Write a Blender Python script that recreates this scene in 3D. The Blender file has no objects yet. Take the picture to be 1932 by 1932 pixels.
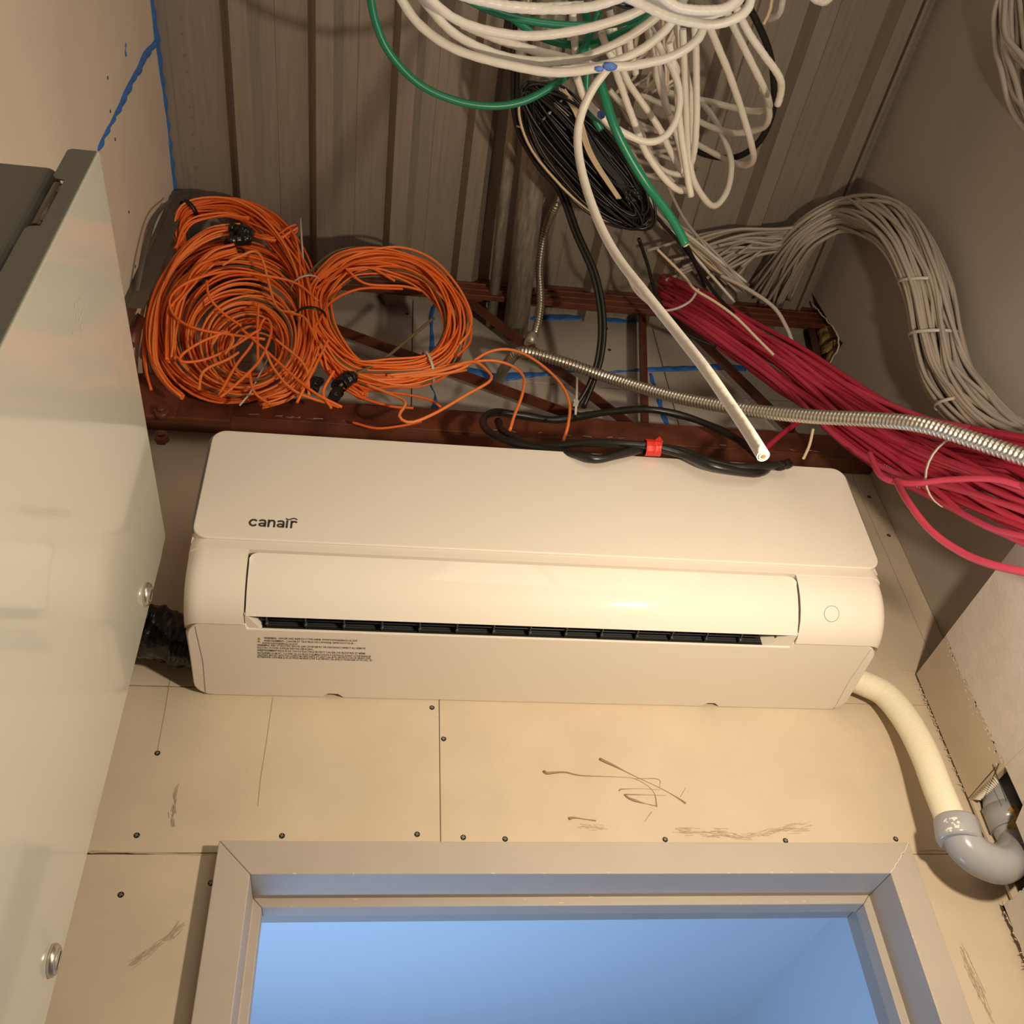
import bpy, bmesh, math, random
import numpy as np
from mathutils import Vector, Matrix
random.seed(7); rng = np.random.RandomState(7)
SC = bpy.context.scene; COL = SC.collection
H = 1.48            # camera height; all coordinates below are metres relative to the camera, H is added when linked

# ------------------------------------------------------------------ camera
YAW, PITCH, ROLL, FPX = -0.198325, 0.759583, -0.0849026, 1823.96
_fw = np.array([-math.sin(YAW)*math.cos(PITCH), math.cos(YAW)*math.cos(PITCH), math.sin(PITCH)])
_r0 = np.array([math.cos(YAW), math.sin(YAW), 0.0]); _u0 = np.cross(_r0, _fw)
RT = math.cos(ROLL)*_r0 + math.sin(ROLL)*_u0
UP = -math.sin(ROLL)*_r0 + math.cos(ROLL)*_u0
cd = bpy.data.cameras.new('camera'); cam = bpy.data.objects.new('camera', cd); COL.objects.link(cam)
cd.sensor_fit = 'HORIZONTAL'; cd.sensor_width = 36.0; cd.lens = 36.0*FPX/1932.0; cd.clip_start = 0.02
M = Matrix.Identity(4)
for i in range(3):
    M[i][0] = RT[i]; M[i][1] = UP[i]; M[i][2] = -_fw[i]
M[2][3] = H
cam.matrix_world = M
SC.camera = cam

# ------------------------------------------------------------------ world, lights, exposure
SC.view_settings.view_transform = 'Standard'; SC.view_settings.look = 'None'
SC.view_settings.gamma = 1.0; SC.view_settings.use_curve_mapping = False
SC.view_settings.exposure = 0.0
w = bpy.data.worlds.new('world'); SC.world = w; w.use_nodes = True
w.node_tree.nodes['Background'].inputs[0].default_value = (0.35, 0.42, 0.5, 1)
w.node_tree.nodes['Background'].inputs[1].default_value = 0.05

def lamp(kind, name, loc, energy, color, size, rot=None, sy=None):
    l = bpy.data.lights.new(name, kind); l.energy = energy; l.color = color
    if kind == 'POINT': l.shadow_soft_size = size
    if kind == 'AREA':
        l.shape = 'RECTANGLE'; l.size = size; l.size_y = sy or size
    o = bpy.data.objects.new(name, l); COL.objects.link(o)
    o.location = (loc[0], loc[1], loc[2]+H)
    if rot: o.rotation_euler = rot
    return o
lo_ = lamp('AREA', 'flood_lamp', (0.62, 0.38, 0.40), 10.8, (1.0, 0.83, 0.60), 0.06)
lo_.data.shape = 'DISK'
lo_.rotation_euler = Vector((-0.42, 0.80, 0.30)).to_track_quat('-Z', 'Y').to_euler()
lamp('AREA', 'next_room_blue_fill', (-0.2, 2.75, -0.9), 72, (0.41, 0.63, 1.0), 1.3, (math.radians(180-22), 0, 0), 1.0)  # added area light for the next room's blue light; no screen is modelled
lf = lamp('AREA', 'room_fill', (0.70, -0.75, 0.95), 8.3, (1.0, 0.88, 0.74), 1.1, None, 1.0)  # added soft fill behind the camera; no fixture is known here
lf.rotation_euler = Vector((-0.62, 0.75, 0.20)).to_track_quat('-Z', 'Y').to_euler()

# ------------------------------------------------------------------ picking points on real planes
def ray(px, py):
    d = _fw*FPX + RT*(px-966) - UP*(py-966)
    return d/np.linalg.norm(d)
def aX(px, py, X): d = ray(px, py); return d*(X/d[0])
def aY(px, py, Y): d = ray(px, py); return d*(Y/d[1])
def aZ(px, py, Z): d = ray(px, py); return d*(Z/d[2])
def aT(px, py, t): return ray(px, py)*t
def aL(px, py, off=0.0):        # the leaning plane the orange coils rest in
    d = ray(px, py)             # y = 1.2 - .26 (z-1.5)
    t = (1.2+0.39)/(d[1]+0.26*d[2])
    return d*(t-off)

# ------------------------------------------------------------------ materials
MATS = {}
def mat(name, col, rough=0.6, metal=0.0, bump=0.0, bscale=200.0, var=0.0, vscale=30.0, spec=0.5, stretch=None, coat=0.0, var2=None, bdist=0.001):
    if name in MATS: return MATS[name]
    m = bpy.data.materials.new(name); m.use_nodes = True; nt = m.node_tree; N = nt.nodes; L = nt.links
    b = N['Principled BSDF']; b.inputs['Roughness'].default_value = rough; b.inputs['Metallic'].default_value = metal
    b.inputs['Specular IOR Level'].default_value = spec; b.inputs['Coat Weight'].default_value = coat
    b.inputs['Base Color'].default_value = (*col, 1)
    tc = N.new('ShaderNodeTexCoord'); src = tc.outputs['Object']
    if stretch:
        mp = N.new('ShaderNodeMapping'); mp.inputs['Scale'].default_value = stretch; L.new(src, mp.inputs['Vector']); src = mp.outputs[0]
    if var > 0:
        n = N.new('ShaderNodeTexNoise'); n.inputs['Scale'].default_value = vscale; n.inputs['Detail'].default_value = 6
        L.new(src, n.inputs['Vector'])
        mx = N.new('ShaderNodeMix'); mx.data_type = 'RGBA'
        c2 = var2 if var2 else tuple(c*(1-var) for c in col)
        c1 = col if var2 else tuple(min(1, c*(1+var)) for c in col)
        mx.inputs['A'].default_value = (*c1, 1); mx.inputs['B'].default_value = (*c2, 1)
        rp = N.new('ShaderNodeMapRange'); rp.inputs[1].default_value = 0.3; rp.inputs[2].default_value = 0.7
        L.new(n.outputs['Fac'], rp.inputs[0]); L.new(rp.outputs[0], mx.inputs['Factor'])
        L.new(mx.outputs['Result'], b.inputs['Base Color'])
    if bump > 0:
        n2 = N.new('ShaderNodeTexNoise'); n2.inputs['Scale'].default_value = bscale; n2.inputs['Detail'].default_value = 4
        L.new(src, n2.inputs['Vector'])
        bp = N.new('ShaderNodeBump'); bp.inputs['Strength'].default_value = bump; bp.inputs['Distance'].default_value = bdist
        L.new(n2.outputs['Fac'], bp.inputs['Height']); L.new(bp.outputs[0], b.inputs['Normal'])
    MATS[name] = m; return m
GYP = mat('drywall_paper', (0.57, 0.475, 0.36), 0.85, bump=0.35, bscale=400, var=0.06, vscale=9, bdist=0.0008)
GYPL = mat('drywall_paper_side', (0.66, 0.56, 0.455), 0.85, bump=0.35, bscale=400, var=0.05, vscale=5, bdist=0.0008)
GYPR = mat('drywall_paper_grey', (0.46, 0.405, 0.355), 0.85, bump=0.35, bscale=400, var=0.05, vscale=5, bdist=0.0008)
SUBST = mat('dark_gap', (0.05, 0.04, 0.035), 0.9)
WHITEP = mat('white_wall_paint', (0.66, 0.60, 0.55), 0.7, bump=0.6, bscale=160, var=0.05, vscale=40, bdist=0.001)
FRAME = mat('frame_paint', (0.44, 0.385, 0.335), 0.45, bump=0.15, bscale=90, var=0.03, vscale=15)
BLUE = mat('blue_sealant', (0.035, 0.16, 0.50), 0.4, bump=0.8, bscale=80, bdist=0.003)
DECK = mat('galvanized_deck', (0.33, 0.28, 0.23), 0.5, metal=0.25, bump=0.15, bscale=40, var=0.09, vscale=10, stretch=(14, 0.8, 14))
RUST = mat('red_oxide_steel', (0.135, 0.038, 0.019), 0.45, bump=0.4, bscale=60, var=0.35, vscale=18, bdist=0.001)
ACW = mat('ac_white_plastic', (0.75, 0.69, 0.615), 0.5, spec=0.3, coat=0.6)
ACW.node_tree.nodes['Principled BSDF'].inputs['Coat Roughness'].default_value = 0.05
ACM = mat('ac_matte_plastic', (0.76, 0.69, 0.615), 0.42)
ACG = mat('ac_grey_edge', (0.22, 0.2, 0.2), 0.35)
DARK = mat('cavity_black', (0.012, 0.012, 0.012), 0.5)
VANE = mat('vane_grey', (0.05, 0.05, 0.055), 0.4)
INK = mat('ink', (0.045, 0.035, 0.03), 0.6)
YEL = mat('warning_yellow', (0.55, 0.38, 0.05), 0.6)
CABM = mat('cabinet_paint', (0.53, 0.52, 0.45), 0.13, spec=0.55, coat=0.35, bump=0.05, bscale=25)
CABD = mat('cabinet_dark_tone', (0.125, 0.13, 0.11), 0.5, bump=0.2, bscale=300)  # darker tone for the body and the door flange
CHROME = mat('lock_metal', (0.6, 0.57, 0.5), 0.28, metal=0.9)
STEEL = mat('conduit_steel', (0.46, 0.43, 0.36), 0.38, metal=0.45, bump=0.2, bscale=30, var=0.35, vscale=20, stretch=(6, 1, 6))
FLEX = mat('flex_conduit_steel', (0.62, 0.58, 0.5), 0.3, metal=0.9)
ORANGE = [mat('orange_jacket_%s' % s, c, 0.5) for s, c in (('bright', (0.92, 0.19, 0.03)), ('deep', (0.78, 0.125, 0.015)), ('pale', (0.92, 0.25, 0.06)))]
OLIVE = mat('olive_jacket', (0.16, 0.11, 0.055), 0.55)
WHT = mat('white_jacket', (0.78, 0.73, 0.64), 0.4, bump=0.6, bscale=70, bdist=0.0016)
CREAM = mat('cream_jacket', (0.66, 0.52, 0.34), 0.45)
GREYC = mat('grey_white_jacket', (0.46, 0.40, 0.34), 0.5, var=0.08, vscale=4)
GREEN = mat('green_jacket', (0.01, 0.20, 0.105), 0.35)
BLK = mat('black_jacket', (0.012, 0.011, 0.010), 0.33, bump=0.2, bscale=60)
BLKT = mat('black_tape', (0.010, 0.010, 0.010), 0.22, bump=1.0, bscale=60, bdist=0.004)
RED = [mat('red_jacket_%s' % s, c, 0.5) for s, c in (('crimson', (0.50, 0.035, 0.075)), ('dark', (0.42, 0.022, 0.052)), ('pink', (0.55, 0.05, 0.10)))]
REDT = mat('red_tape', (0.70, 0.035, 0.02), 0.4)
TIEW = mat('clear_zip_tie', (0.6, 0.55, 0.48), 0.4)
COPPER = mat('copper_end', (0.55, 0.25, 0.12), 0.35, metal=0.6)
PVC = mat('grey_pvc', (0.33, 0.335, 0.355), 0.22, var=0.05, vscale=8)
HOSE = mat('cream_hose', (0.80, 0.74, 0.58), 0.55)
WOOL = mat('yellow_insulation', (0.32, 0.21, 0.06), 0.95, bump=1.0, bscale=60, var=0.3, vscale=60, bdist=0.01)
SCREW = mat('black_screw', (0.03, 0.03, 0.028), 0.35, metal=0.5)
STAIN = mat('glue_stain', (0.27, 0.18, 0.11), 0.5)
SCUFF = mat('scuff', (0.46, 0.36, 0.26), 0.8)
PLAST = mat('white_plaster', (0.75, 0.70, 0.62), 0.8)
BLUEW = mat('blue_room_paint', (0.50, 0.53, 0.56), 0.6)
CONC = mat('concrete_floor', (0.32, 0.30, 0.27), 0.7, var=0.1, vscale=5)
TAPEB = mat('blue_tape', (0.10, 0.22, 0.6), 0.5)
STRAP = mat('dull_steel_strap', (0.14, 0.12, 0.10), 0.5, metal=0.5)

# ------------------------------------------------------------------ object helpers
ORG = {}
def tag(o, label=None, cat=None, group=None, kind=None):
    if label: o['label'] = label
    if cat: o['category'] = cat
    if group: o['group'] = group
    if kind: o['kind'] = kind
    return o
def thing(name, label, cat, loc, group=None):
    o = bpy.data.objects.new(name, None); COL.objects.link(o)
    o.empty_display_size = 0.03
    o.location = (loc[0], loc[1], loc[2]+H); ORG[o.name] = np.array(loc, float)
    return tag(o, label, cat, group)
def struct(name, loc=(0, 0, 0)):
    o = bpy.data.objects.new(name, None); COL.objects.link(o); o.empty_display_size = 0.03
    o.location = (loc[0], loc[1], loc[2]+H); ORG[o.name] = np.array(loc, float); o['kind'] = 'structure'
    return o
class MB:
    def __init__(s): s.v = []; s.f = []; s.sm = []
    def add(s, V, F, smooth=False):
        b = len(s.v); s.v.extend([tuple(map(float, p)) for p in V])
        for f in F: s.f.append(tuple(i+b for i in f)); s.sm.append(smooth)
        return s
    def box(s, a, b):
        x0, y0, z0 = [min(p, q) for p, q in zip(a, b)]; x1, y1, z1 = [max(p, q) for p, q in zip(a, b)]
        V = [(x0,y0,z0),(x1,y0,z0),(x1,y1,z0),(x0,y1,z0),(x0,y0,z1),(x1,y0,z1),(x1,y1,z1),(x0,y1,z1)]
        return s.add(V, [(0,3,2,1),(4,5,6,7),(0,1,5,4),(1,2,6,5),(2,3,7,6),(3,0,4,7)])
    def prism(s, poly, axis, lo, hi, smooth=False):
        # poly: 2D points in the two other axes in order (x: (y,z); y: (x,z); z: (x,y))
        def mk(p, h): return (h, p[0], p[1]) if axis == 'x' else (p[0], h, p[1]) if axis == 'y' else (p[0], p[1], h)
        n = len(poly); A = sum(poly[i][0]*poly[(i+1) % n][1]-poly[(i+1) % n][0]*poly[i][1] for i in range(n))
        if A < 0: poly = poly[::-1]
        flip = axis == 'y'
        V = [mk(p, lo) for p in poly]+[mk(p, hi) for p in poly]
        F = [tuple(range(n-1, -1, -1)), tuple(range(n, 2*n))]+[(i, (i+1) % n, n+(i+1) % n, n+i) for i in range(n)]
        if flip: F = [f[::-1] for f in F]
        b = len(s.v); s.v.extend(V)
        for k, f in enumerate(F): s.f.append(tuple(i+b for i in f)); s.sm.append(smooth and k > 1)
        return s
    def tube(s, P, r, sides=8, closed=False, flat=None, caps=True):
        P = np.asarray(P, float); n = len(P)
        r = np.full(n, r) if np.isscalar(r) else np.asarray(r, float)
        if closed: T = np.roll(P, -1, 0)-np.roll(P, 1, 0)
        else: T = np.gradient(P, axis=0)
        T /= (np.linalg.norm(T, axis=1)[:, None]+1e-12)
        N0 = np.cross(T[0], [0, 0, 1.0]); 
        if np.linalg.norm(N0) < 0.1: N0 = np.cross(T[0], [0, 1.0, 0])
        Ns = [N0/np.linalg.norm(N0)]
        for i in range(1, n):
            v = Ns[-1]-T[i]*np.dot(Ns[-1], T[i]); Ns.append(v/(np.linalg.norm(v)+1e-12))
        Ns = np.array(Ns)
        if closed:
            e = Ns[-1]-T[0]*np.dot(Ns[-1], T[0]); a = math.atan2(np.dot(np.cross(Ns[0], e), T[0]), np.dot(Ns[0], e))
            for i in range(n):
                q = -a*i/n; B = np.cross(T[i], Ns[i]); Ns[i] = math.cos(q)*Ns[i]+math.sin(q)*B
        B = np.cross(T, Ns)
        th = np.arange(sides)*2*math.pi/sides
        fl = flat if flat else (1, 1)
        V = (P[:, None, :]+r[:, None, None]*(np.cos(th)[None, :, None]*Ns[:, None, :]*fl[0]+np.sin(th)[None, :, None]*B[:, None, :]*fl[1])).reshape(-1, 3)
        F = []
        m = n if closed else n-1
        for i in range(m):
            j = (i+1) % n
            for k in range(sides):
                l = (k+1) % sides
                F.append((i*sides+k, i*sides+l, j*sides+l, j*sides+k))
        b = len(s.v); s.v.extend(map(tuple, V.tolist()))
        for f in F: s.f.append(tuple(i+b for i in f)); s.sm.append(True)
        if caps and not closed:
            s.f.append(tuple(b+k for k in range(sides-1, -1, -1))); s.sm.append(False)
            s.f.append(tuple(b+(n-1)*sides+k for k in range(sides))); s.sm.append(False)
        return s
    def cyl(s, a, b, r, sides=20, r2=None):
        a = np.array(a, float); b = np.array(b, float)
        return s.tube([a, b], [r, r if r2 is None else r2], sides)
    def build(s, name, m, parent=None, smooth=None):
        me = bpy.data.meshes.new(name); V = np.array(s.v)
        if parent is not None: org = ORG[parent.name]
        else:
            lo, hi = V.min(0), V.max(0); org = np.array([(lo[0]+hi[0])/2, (lo[1]+hi[1])/2, lo[2]])
        me.from_pydata((V-org).tolist(), [], s.f); me.validate()
        me.materials.append(m)
        if len(me.polygons) == len(s.sm): me.polygons.foreach_set('use_smooth', s.sm)
        me.update()
        o = bpy.data.objects.new(name, me); COL.objects.link(o)
        if parent is not None:
            o.parent = parent; ORG[o.name] = org
        else:
            o.location = (org[0], org[1], org[2]+H); ORG[o.name] = org
        return o
def bevel(o, w=0.002, seg=2, ang=30):
    b = o.modifiers.new('bevel', 'BEVEL'); b.width = w; b.segments = seg; b.limit_method = 'ANGLE'; b.angle_limit = math.radians(ang)
    return o
def smooth_by_angle(o): 
    for p in o.data.polygons: p.use_smooth = True
    o.data.set_sharp_from_angle(angle=math.radians(28))
    return o
def cr(P, n, closed=False):
    """Catmull-Rom through P, resampled to n points evenly by length."""
    P = np.asarray(P, float)
    if closed: Q = np.vstack([P[-1], P, P[0], P[1]])
    else: Q = np.vstack([2*P[0]-P[1], P, 2*P[-1]-P[-2]])
    out = []
    for i in range(1, len(Q)-2):
        for t in np.linspace(0, 1, 14, endpoint=False):
            a, b, c, d = Q[i-1], Q[i], Q[i+1], Q[i+2]
            out.append(0.5*((2*b)+(-a+c)*t+(2*a-5*b+4*c-d)*t*t+(-a+3*b-3*c+d)*t**3))
    if not closed: out.append(Q[-2])
    else: out.append(out[0])
    out = np.array(out); L = np.r_[0, np.cumsum(np.linalg.norm(np.diff(out[:, :3], axis=0), axis=1))]
    t = np.linspace(0, L[-1], n+1)[:-1] if closed else np.linspace(0, L[-1], n)
    return np.stack([np.interp(t, L, out[:, k]) for k in range(out.shape[1])], 1)
def frames(P, closed=False):
    T = (np.roll(P, -1, 0)-np.roll(P, 1, 0)) if closed else np.gradient(P, axis=0)
    T /= np.linalg.norm(T, axis=1)[:, None]+1e-12
    # towards the room: a steady side vector keeps a flat bundle flat
    N0 = np.cross(T[0], [0, 0, 1.0]); N0 /= np.linalg.norm(N0)+1e-9; Ns = [N0]
    for i in range(1, len(P)):
        v = Ns[-1]-T[i]*np.dot(Ns[-1], T[i]); Ns.append(v/(np.linalg.norm(v)+1e-12))
    Ns = np.array(Ns)
    if closed:
        e = Ns[-1]-T[0]*np.dot(Ns[-1], T[0]); a = math.atan2(np.dot(np.cross(Ns[0], e), T[0]), np.dot(Ns[0], e))
        for i in range(len(P)):
            q = -a*i/len(P); B = np.cross(T[i], Ns[i]); Ns[i] = math.cos(q)*Ns[i]+math.sin(q)*B
    return T, Ns, np.cross(T, Ns)
def wob(n, k=3, amp=1.0, closed=False):
    x = np.linspace(0, 2*math.pi, n); o = np.zeros(n)
    for j in range(1, k+1):
        fr = j if closed else j*0.8
        o += random.gauss(0, 1)/j*np.sin(fr*x+random.uniform(0, 6.28))
    return o*amp
def bundle(parent, path, R, n, r, mats, name='cable', closed=False, twist=1.0, npts=48, jit=0.18, flat=(1, 1), sides=6, cut=0.0):
    P = cr(path, npts, closed); T, N, B = frames(P, closed)
    R = np.interp(np.linspace(0, 1, npts), np.linspace(0, 1, len(R)), R) if hasattr(R, '__len__') else np.full(npts, R)
    out = []
    for k in range(n):
        rr = math.sqrt((k+0.5)/n); th0 = k*2.39996
        tw = (round(twist) if closed else twist)*random.choice([-1, 1, 1])
        th = th0+np.linspace(0, 2*math.pi*tw*0.5, npts)*(0 if closed else 1)+wob(npts, 3, 0.5, closed)
        rad = np.clip(rr*(1+wob(npts, 3, jit, closed)), 0, 1.25)*R
        Q = P+(rad*np.cos(th)*flat[0])[:, None]*N+(rad*np.sin(th)*flat[1])[:, None]*B
        a, b = 0, npts
        if cut > 0 and not closed:
            a = int(random.uniform(0, cut)*npts); b = npts-int(random.uniform(0, cut)*npts)
        m = random.choice(mats) if isinstance(mats, list) else mats
        out.append(MB().tube(Q[a:b], r, sides, closed).build(name, m, parent))
    return out
def tie(parent, p, d, R, m=None, name='zip_tie', w=0.004, flat=(1, 1), tail=None, th=0.0015):
    """a strap round a bundle at p, the bundle running along d"""
    p = np.array(p, float); d = np.array(d, float); d /= np.linalg.norm(d)
    a = np.cross(d, [0, 0, 1.0]); a /= np.linalg.norm(a); b = np.cross(d, a)
    mb = MB(); n = 28; V = []
    for s_, rr in ((-w/2, R), (w/2, R), (w/2, R+th), (-w/2, R+th)):
        for i in range(n):
            q = 2*math.pi*i/n; V.append(p+d*s_+rr*(math.cos(q)*a*flat[0]+math.sin(q)*b*flat[1]))
    F = []
    for j in range(4):
        for i in range(n): F.append((j*n+i, j*n+(i+1) % n, ((j+1) % 4)*n+(i+1) % n, ((j+1) % 4)*n+i))
    mb.add(V, F, True)
    if tail is not None:
        q = p+tail[0]; mb.tube([q, p+tail[1]], 0.0022, 5, flat=(1, 0.5))
        mb.box(q-0.004, q+0.004)
    return mb.build(name, m or TIEW, parent)
def cable(name, pts, r, m, label=None, cat='cable', parent=None, npts=60, sides=10, group=None, rough=0.0):
    P = cr(pts, npts)
    if rough:
        P = P+np.stack([wob(npts, 9, rough*0.5) for _ in range(3)], 1)
    o = MB().tube(P, r, sides).build(name, m, parent)
    if label: tag(o, label, cat, group)
    return o
def pt(lst, t0, t1=None):
    t1 = t0 if t1 is None else t1; n = len(lst)
    return [aT(p[0], p[1], (p[2] if len(p) > 2 else t0+(t1-t0)*i/(n-1))) for i, p in enumerate(lst)]
def flex(mb, pts, R, pitch, amp, sides=12):
    P0 = cr(pts, 300); L = np.linalg.norm(np.diff(P0, axis=0), axis=1).sum()
    n = int(L/pitch*5); P = cr(pts, n)
    prof = np.array([0, 0.85, 1.0, 0.85, 0.0]); r = R-amp+amp*prof[np.arange(n) % 5]
    return mb.tube(P, r, sides)
def bead(mb, pts, w, th, nrm, lump=0.5, n=None):
    """lumpy sealant line lying on a surface with normal nrm"""
    P0 = cr(pts, 60); L = np.linalg.norm(np.diff(P0, axis=0), axis=1).sum(); n = n or max(12, int(L/0.006)); P = cr(pts, n)
    nrm = np.array(nrm, float); T = np.gradient(P, axis=0); T /= np.linalg.norm(T, axis=1)[:, None]
    S = np.cross(T, nrm); S /= np.linalg.norm(S, axis=1)[:, None]
    ww = w*(1+lump*np.clip(wob(n, 12, 0.45), -1.2, 1.6)); ww = np.clip(ww, w*0.25, w*2.2); c = wob(n, 8, w*0.25)
    k = 7; V = []; F = []
    for i in range(n):
        e = 1.0 if 0 < i < n-1 else 0.3
        for j in range(k):
            a = math.pi*j/(k-1)
            V.append(P[i]+S[i]*(c[i]+math.cos(a)*ww[i]*0.5*e)+nrm*(math.sin(a)*th*(0.7+0.3*math.sin(i*0.9))*e-0.0005))
    for i in range(n-1):
        for j in range(k-1): F.append((i*k+j, (i+1)*k+j, (i+1)*k+j+1, i*k+j+1))
    # close the back
    for i in range(n-1): F.append((i*k+k-1, (i+1)*k+k-1, (i+1)*k, i*k))
    return mb.add(V, F, True)
XN, YN = np.array([1.0, 0, 0]), np.array([0, -1.0, 0])

# ------------------------------------------------------------------ THE ROOM
LX, RX, WY, UY, DZ = -0.455, 1.04, 1.30, 1.335, 1.985      # left, right, front wall, wall behind the joist, deck
FLZ, BY = -H, -1.25
wf = struct('wall_front', (0.3, WY, FLZ))
def board(x0, x1, z0, z1, y0=WY, m=GYP, g=0.0004):
    o = MB().box((x0+g, y0, z0+g), (x1-g, y0+0.0125, z1-g)).build('drywall_panel', m, wf); bevel(o, 0.0012, 2)
    return o
DTOP = 0.5905; OX0, OX1 = -0.165, 0.80
SX = 0.119
board(LX, SX, DTOP, 0.8525); board(SX, RX, DTOP, 0.8535)
board(LX, 1.0, 0.8535, 1.44); board(1.0, RX, 0.8535, 1.30); board(1.0, RX, 1.30, 1.44)
board(LX, OX0, FLZ, DTOP-0.0015); board(OX1, RX, FLZ, DTOP)
# the studs and the far face behind the boards, with the door opening left free
o = MB().box((LX-0.1, WY+0.0125, FLZ), (OX0+0.02, 1.43, 0.56)).box((OX1-0.02, WY+0.0125, FLZ), (RX+0.1, 1.43, 0.56)).box((LX-0.1, WY+0.0125, 0.56), (RX+0.1, 1.335, 1.44)).box((LX-0.1, 1.35, 0.56), (RX+0.1, 1.43, 1.40)).build('wall_core', SUBST, wf)
# shaft wall boards seen between the chords of the joist
ub = [(LX, 0.07), (0.07, 0.66), (0.66, RX+0.03)]
for i, (x0, x1) in enumerate(ub):
    for (z0, z1) in ((1.38, 1.70), (1.70, 2.02)):
        if z0 > 1.5 and i == 2: x1_ = 1.025
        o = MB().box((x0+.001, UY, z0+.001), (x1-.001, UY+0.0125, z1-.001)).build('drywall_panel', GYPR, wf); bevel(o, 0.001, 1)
MB().box((LX-.1, UY+0.0125, 1.38), (RX+.1, UY+0.03, 2.1)).build('shaft_wall_core', SUBST, wf)

wl = struct('wall_left', (LX, 0, FLZ))
seam_b, seam_t = aX(183, 283, LX), aX(298, 72, LX)
zs = [(FLZ, 0.9), (0.9, 2.05)]
ys = (seam_b[1]+seam_t[1])/2
for z0, z1 in zs:
    for (y0, y1) in ((BY, ys-0.0008), (ys+0.0008, UY+0.06)):
        bevel(MB().box((LX-0.0125, y0, z0), (LX, y1, z1-0.0008)).build('drywall_panel', GYPL, wl), 0.001, 1)
MB().box((LX-0.06, BY, FLZ), (LX-0.0125, UY+.06, 2.05)).build('wall_core', SUBST, wl)

wr = struct('wall_right', (RX, 0, FLZ))
a, b, c = aX(1530, 553, RX), aX(1583, 640, RX), aX(1558, 700, RX)
poly = [(BY, FLZ), (UY+0.02, FLZ), (UY+0.02, c[2]-0.02), (c[1], c[2]), (b[1]-0.004, b[2]-0.02), (b[1], b[2]), (a[1], a[2]+0.03), (a[1], 2.05), (BY, 2.05)]
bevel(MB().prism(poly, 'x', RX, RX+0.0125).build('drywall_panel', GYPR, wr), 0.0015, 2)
MB().box((RX+0.075, BY, FLZ), (RX+0.1, UY+0.05, 2.05)).build('wall_core', SUBST, wr)
# torn paper edge of the cut-out
q = cr([(RX-0.001, c[1], c[2]), (RX-0.001, b[1], b[2]), (RX-0.001, a[1]+.01, a[2]-.03)], 40)+rng.normal(0, 0.0012, (40, 3))*[0, 1, 1]
MB().tube(q, 0.0018, 5).build('torn_paper_edge', PLAST, wr)

wb = MB().box((LX-0.1, BY-0.05, FLZ), (RX+0.1, BY, 2.05)).build('wall_back', GYPL); wb['kind'] = 'structure'
fl = MB().box((LX-0.1, BY-0.05, FLZ-0.05), (RX+0.1, 1.43, FLZ)).build('floor', CONC); fl['kind'] = 'structure'

# the corrugated steel deck overhead
ce = struct('ceiling', (0.3, 0.1, DZ))
edges = [-0.62+0.1525*k for k in range(0, 13)]
def deck_sheet(ks, name='deck_sheet'):
    pts = []
    for k in ks:
        x = -0.327+0.1600*(k-2)       # left foot of a rib
        pts += [(x, DZ), (x+0.013, DZ-0.036), (x+0.047, DZ-0.036), (x+0.064, DZ), (x+0.092, DZ), (x+0.0935, DZ-0.0012), (x+0.1115, DZ-0.0012), (x+0.113, DZ)]
    if ks[0] == 2: pts.insert(0, (LX-0.05, DZ))
    pts.append((-0.327+0.16*(ks[-1]-1), DZ) if ks[-1] < 10 else (RX+0.05, DZ))
    n = len(pts); V = [(p[0], BY-0.05, p[1]) for p in pts]+[(p[0], UY+0.05, p[1]) for p in pts]+[(p[0], BY-0.05, p[1]+0.001) for p in pts]+[(p[0], UY+0.05, p[1]+0.001) for p in pts]
    F = []
    for i in range(n-1):
        F.append((i, n+i, n+i+1, i+1)); F.append((2*n+i, 2*n+i+1, 3*n+i+1, 3*n+i))
    mb = MB().add(V, F); return mb.build(name, DECK, ce)
for ks in (range(2, 5), range(5, 8), range(8, 11)): deck_sheet(list(ks))
MB().box((LX-0.1, BY-0.05, DZ+0.02), (RX+0.1, UY+0.06, DZ+0.06)).build('deck_topping', SUBST, ce)
# lap seams and rust specks on the deck
for x in (LX+0.004,):
    o = MB()
    for k in range(18):
        y = 0.55+k*0.033+random.uniform(-.008, .008); p = np.array([LX+0.048, y, DZ-0.001])
        o.cyl(p, p-[0, 0, 0.002], random.uniform(0.001, 0.0025), 6)
    o.build('weld_spatter', DECK, ce)['kind'] = 'stuff'
    MB().box((LX, BY, DZ-0.004), (LX+0.018, UY, DZ-0.001)).build('edge_flashing', DECK, ce)
    MB().box((RX-0.034, BY, DZ-0.037), (RX-0.028, UY-0.08, DZ-0.001)).box((RX-0.034, BY, DZ-0.005), (RX, UY-0.08, DZ-0.001)).build('edge_flashing', DECK, ce)

# ---------------------------- next room seen through the doorway
NX0, NX1, NY1, NZ = -1.9, 1.645, 6.2, 1.22
o = MB().box((NX0, 1.43, NZ), (NX1+0.1, NY1+0.1, NZ+0.05)).build('ceiling_next_room', BLUEW); o['kind'] = 'structure'
o = MB().box((NX1, 1.43, FLZ), (NX1+0.1, NY1, NZ)).build('wall_right_next_room', BLUEW); o['kind'] = 'structure'
o = MB().box((NX0-0.1, 1.43, FLZ), (NX0, NY1, NZ)).build('wall_left_next_room', BLUEW); o['kind'] = 'structure'
o = MB().box((NX0-.1, NY1, FLZ), (NX1+0.1, NY1+0.1, NZ)).build('wall_back_next_room', BLUEW); o['kind'] = 'structure'
o = MB().box((NX0-.1, 1.43, FLZ-0.05), (NX1+0.1, NY1+.1, FLZ)).build('floor_next_room', CONC); o['kind'] = 'structure'
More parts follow.
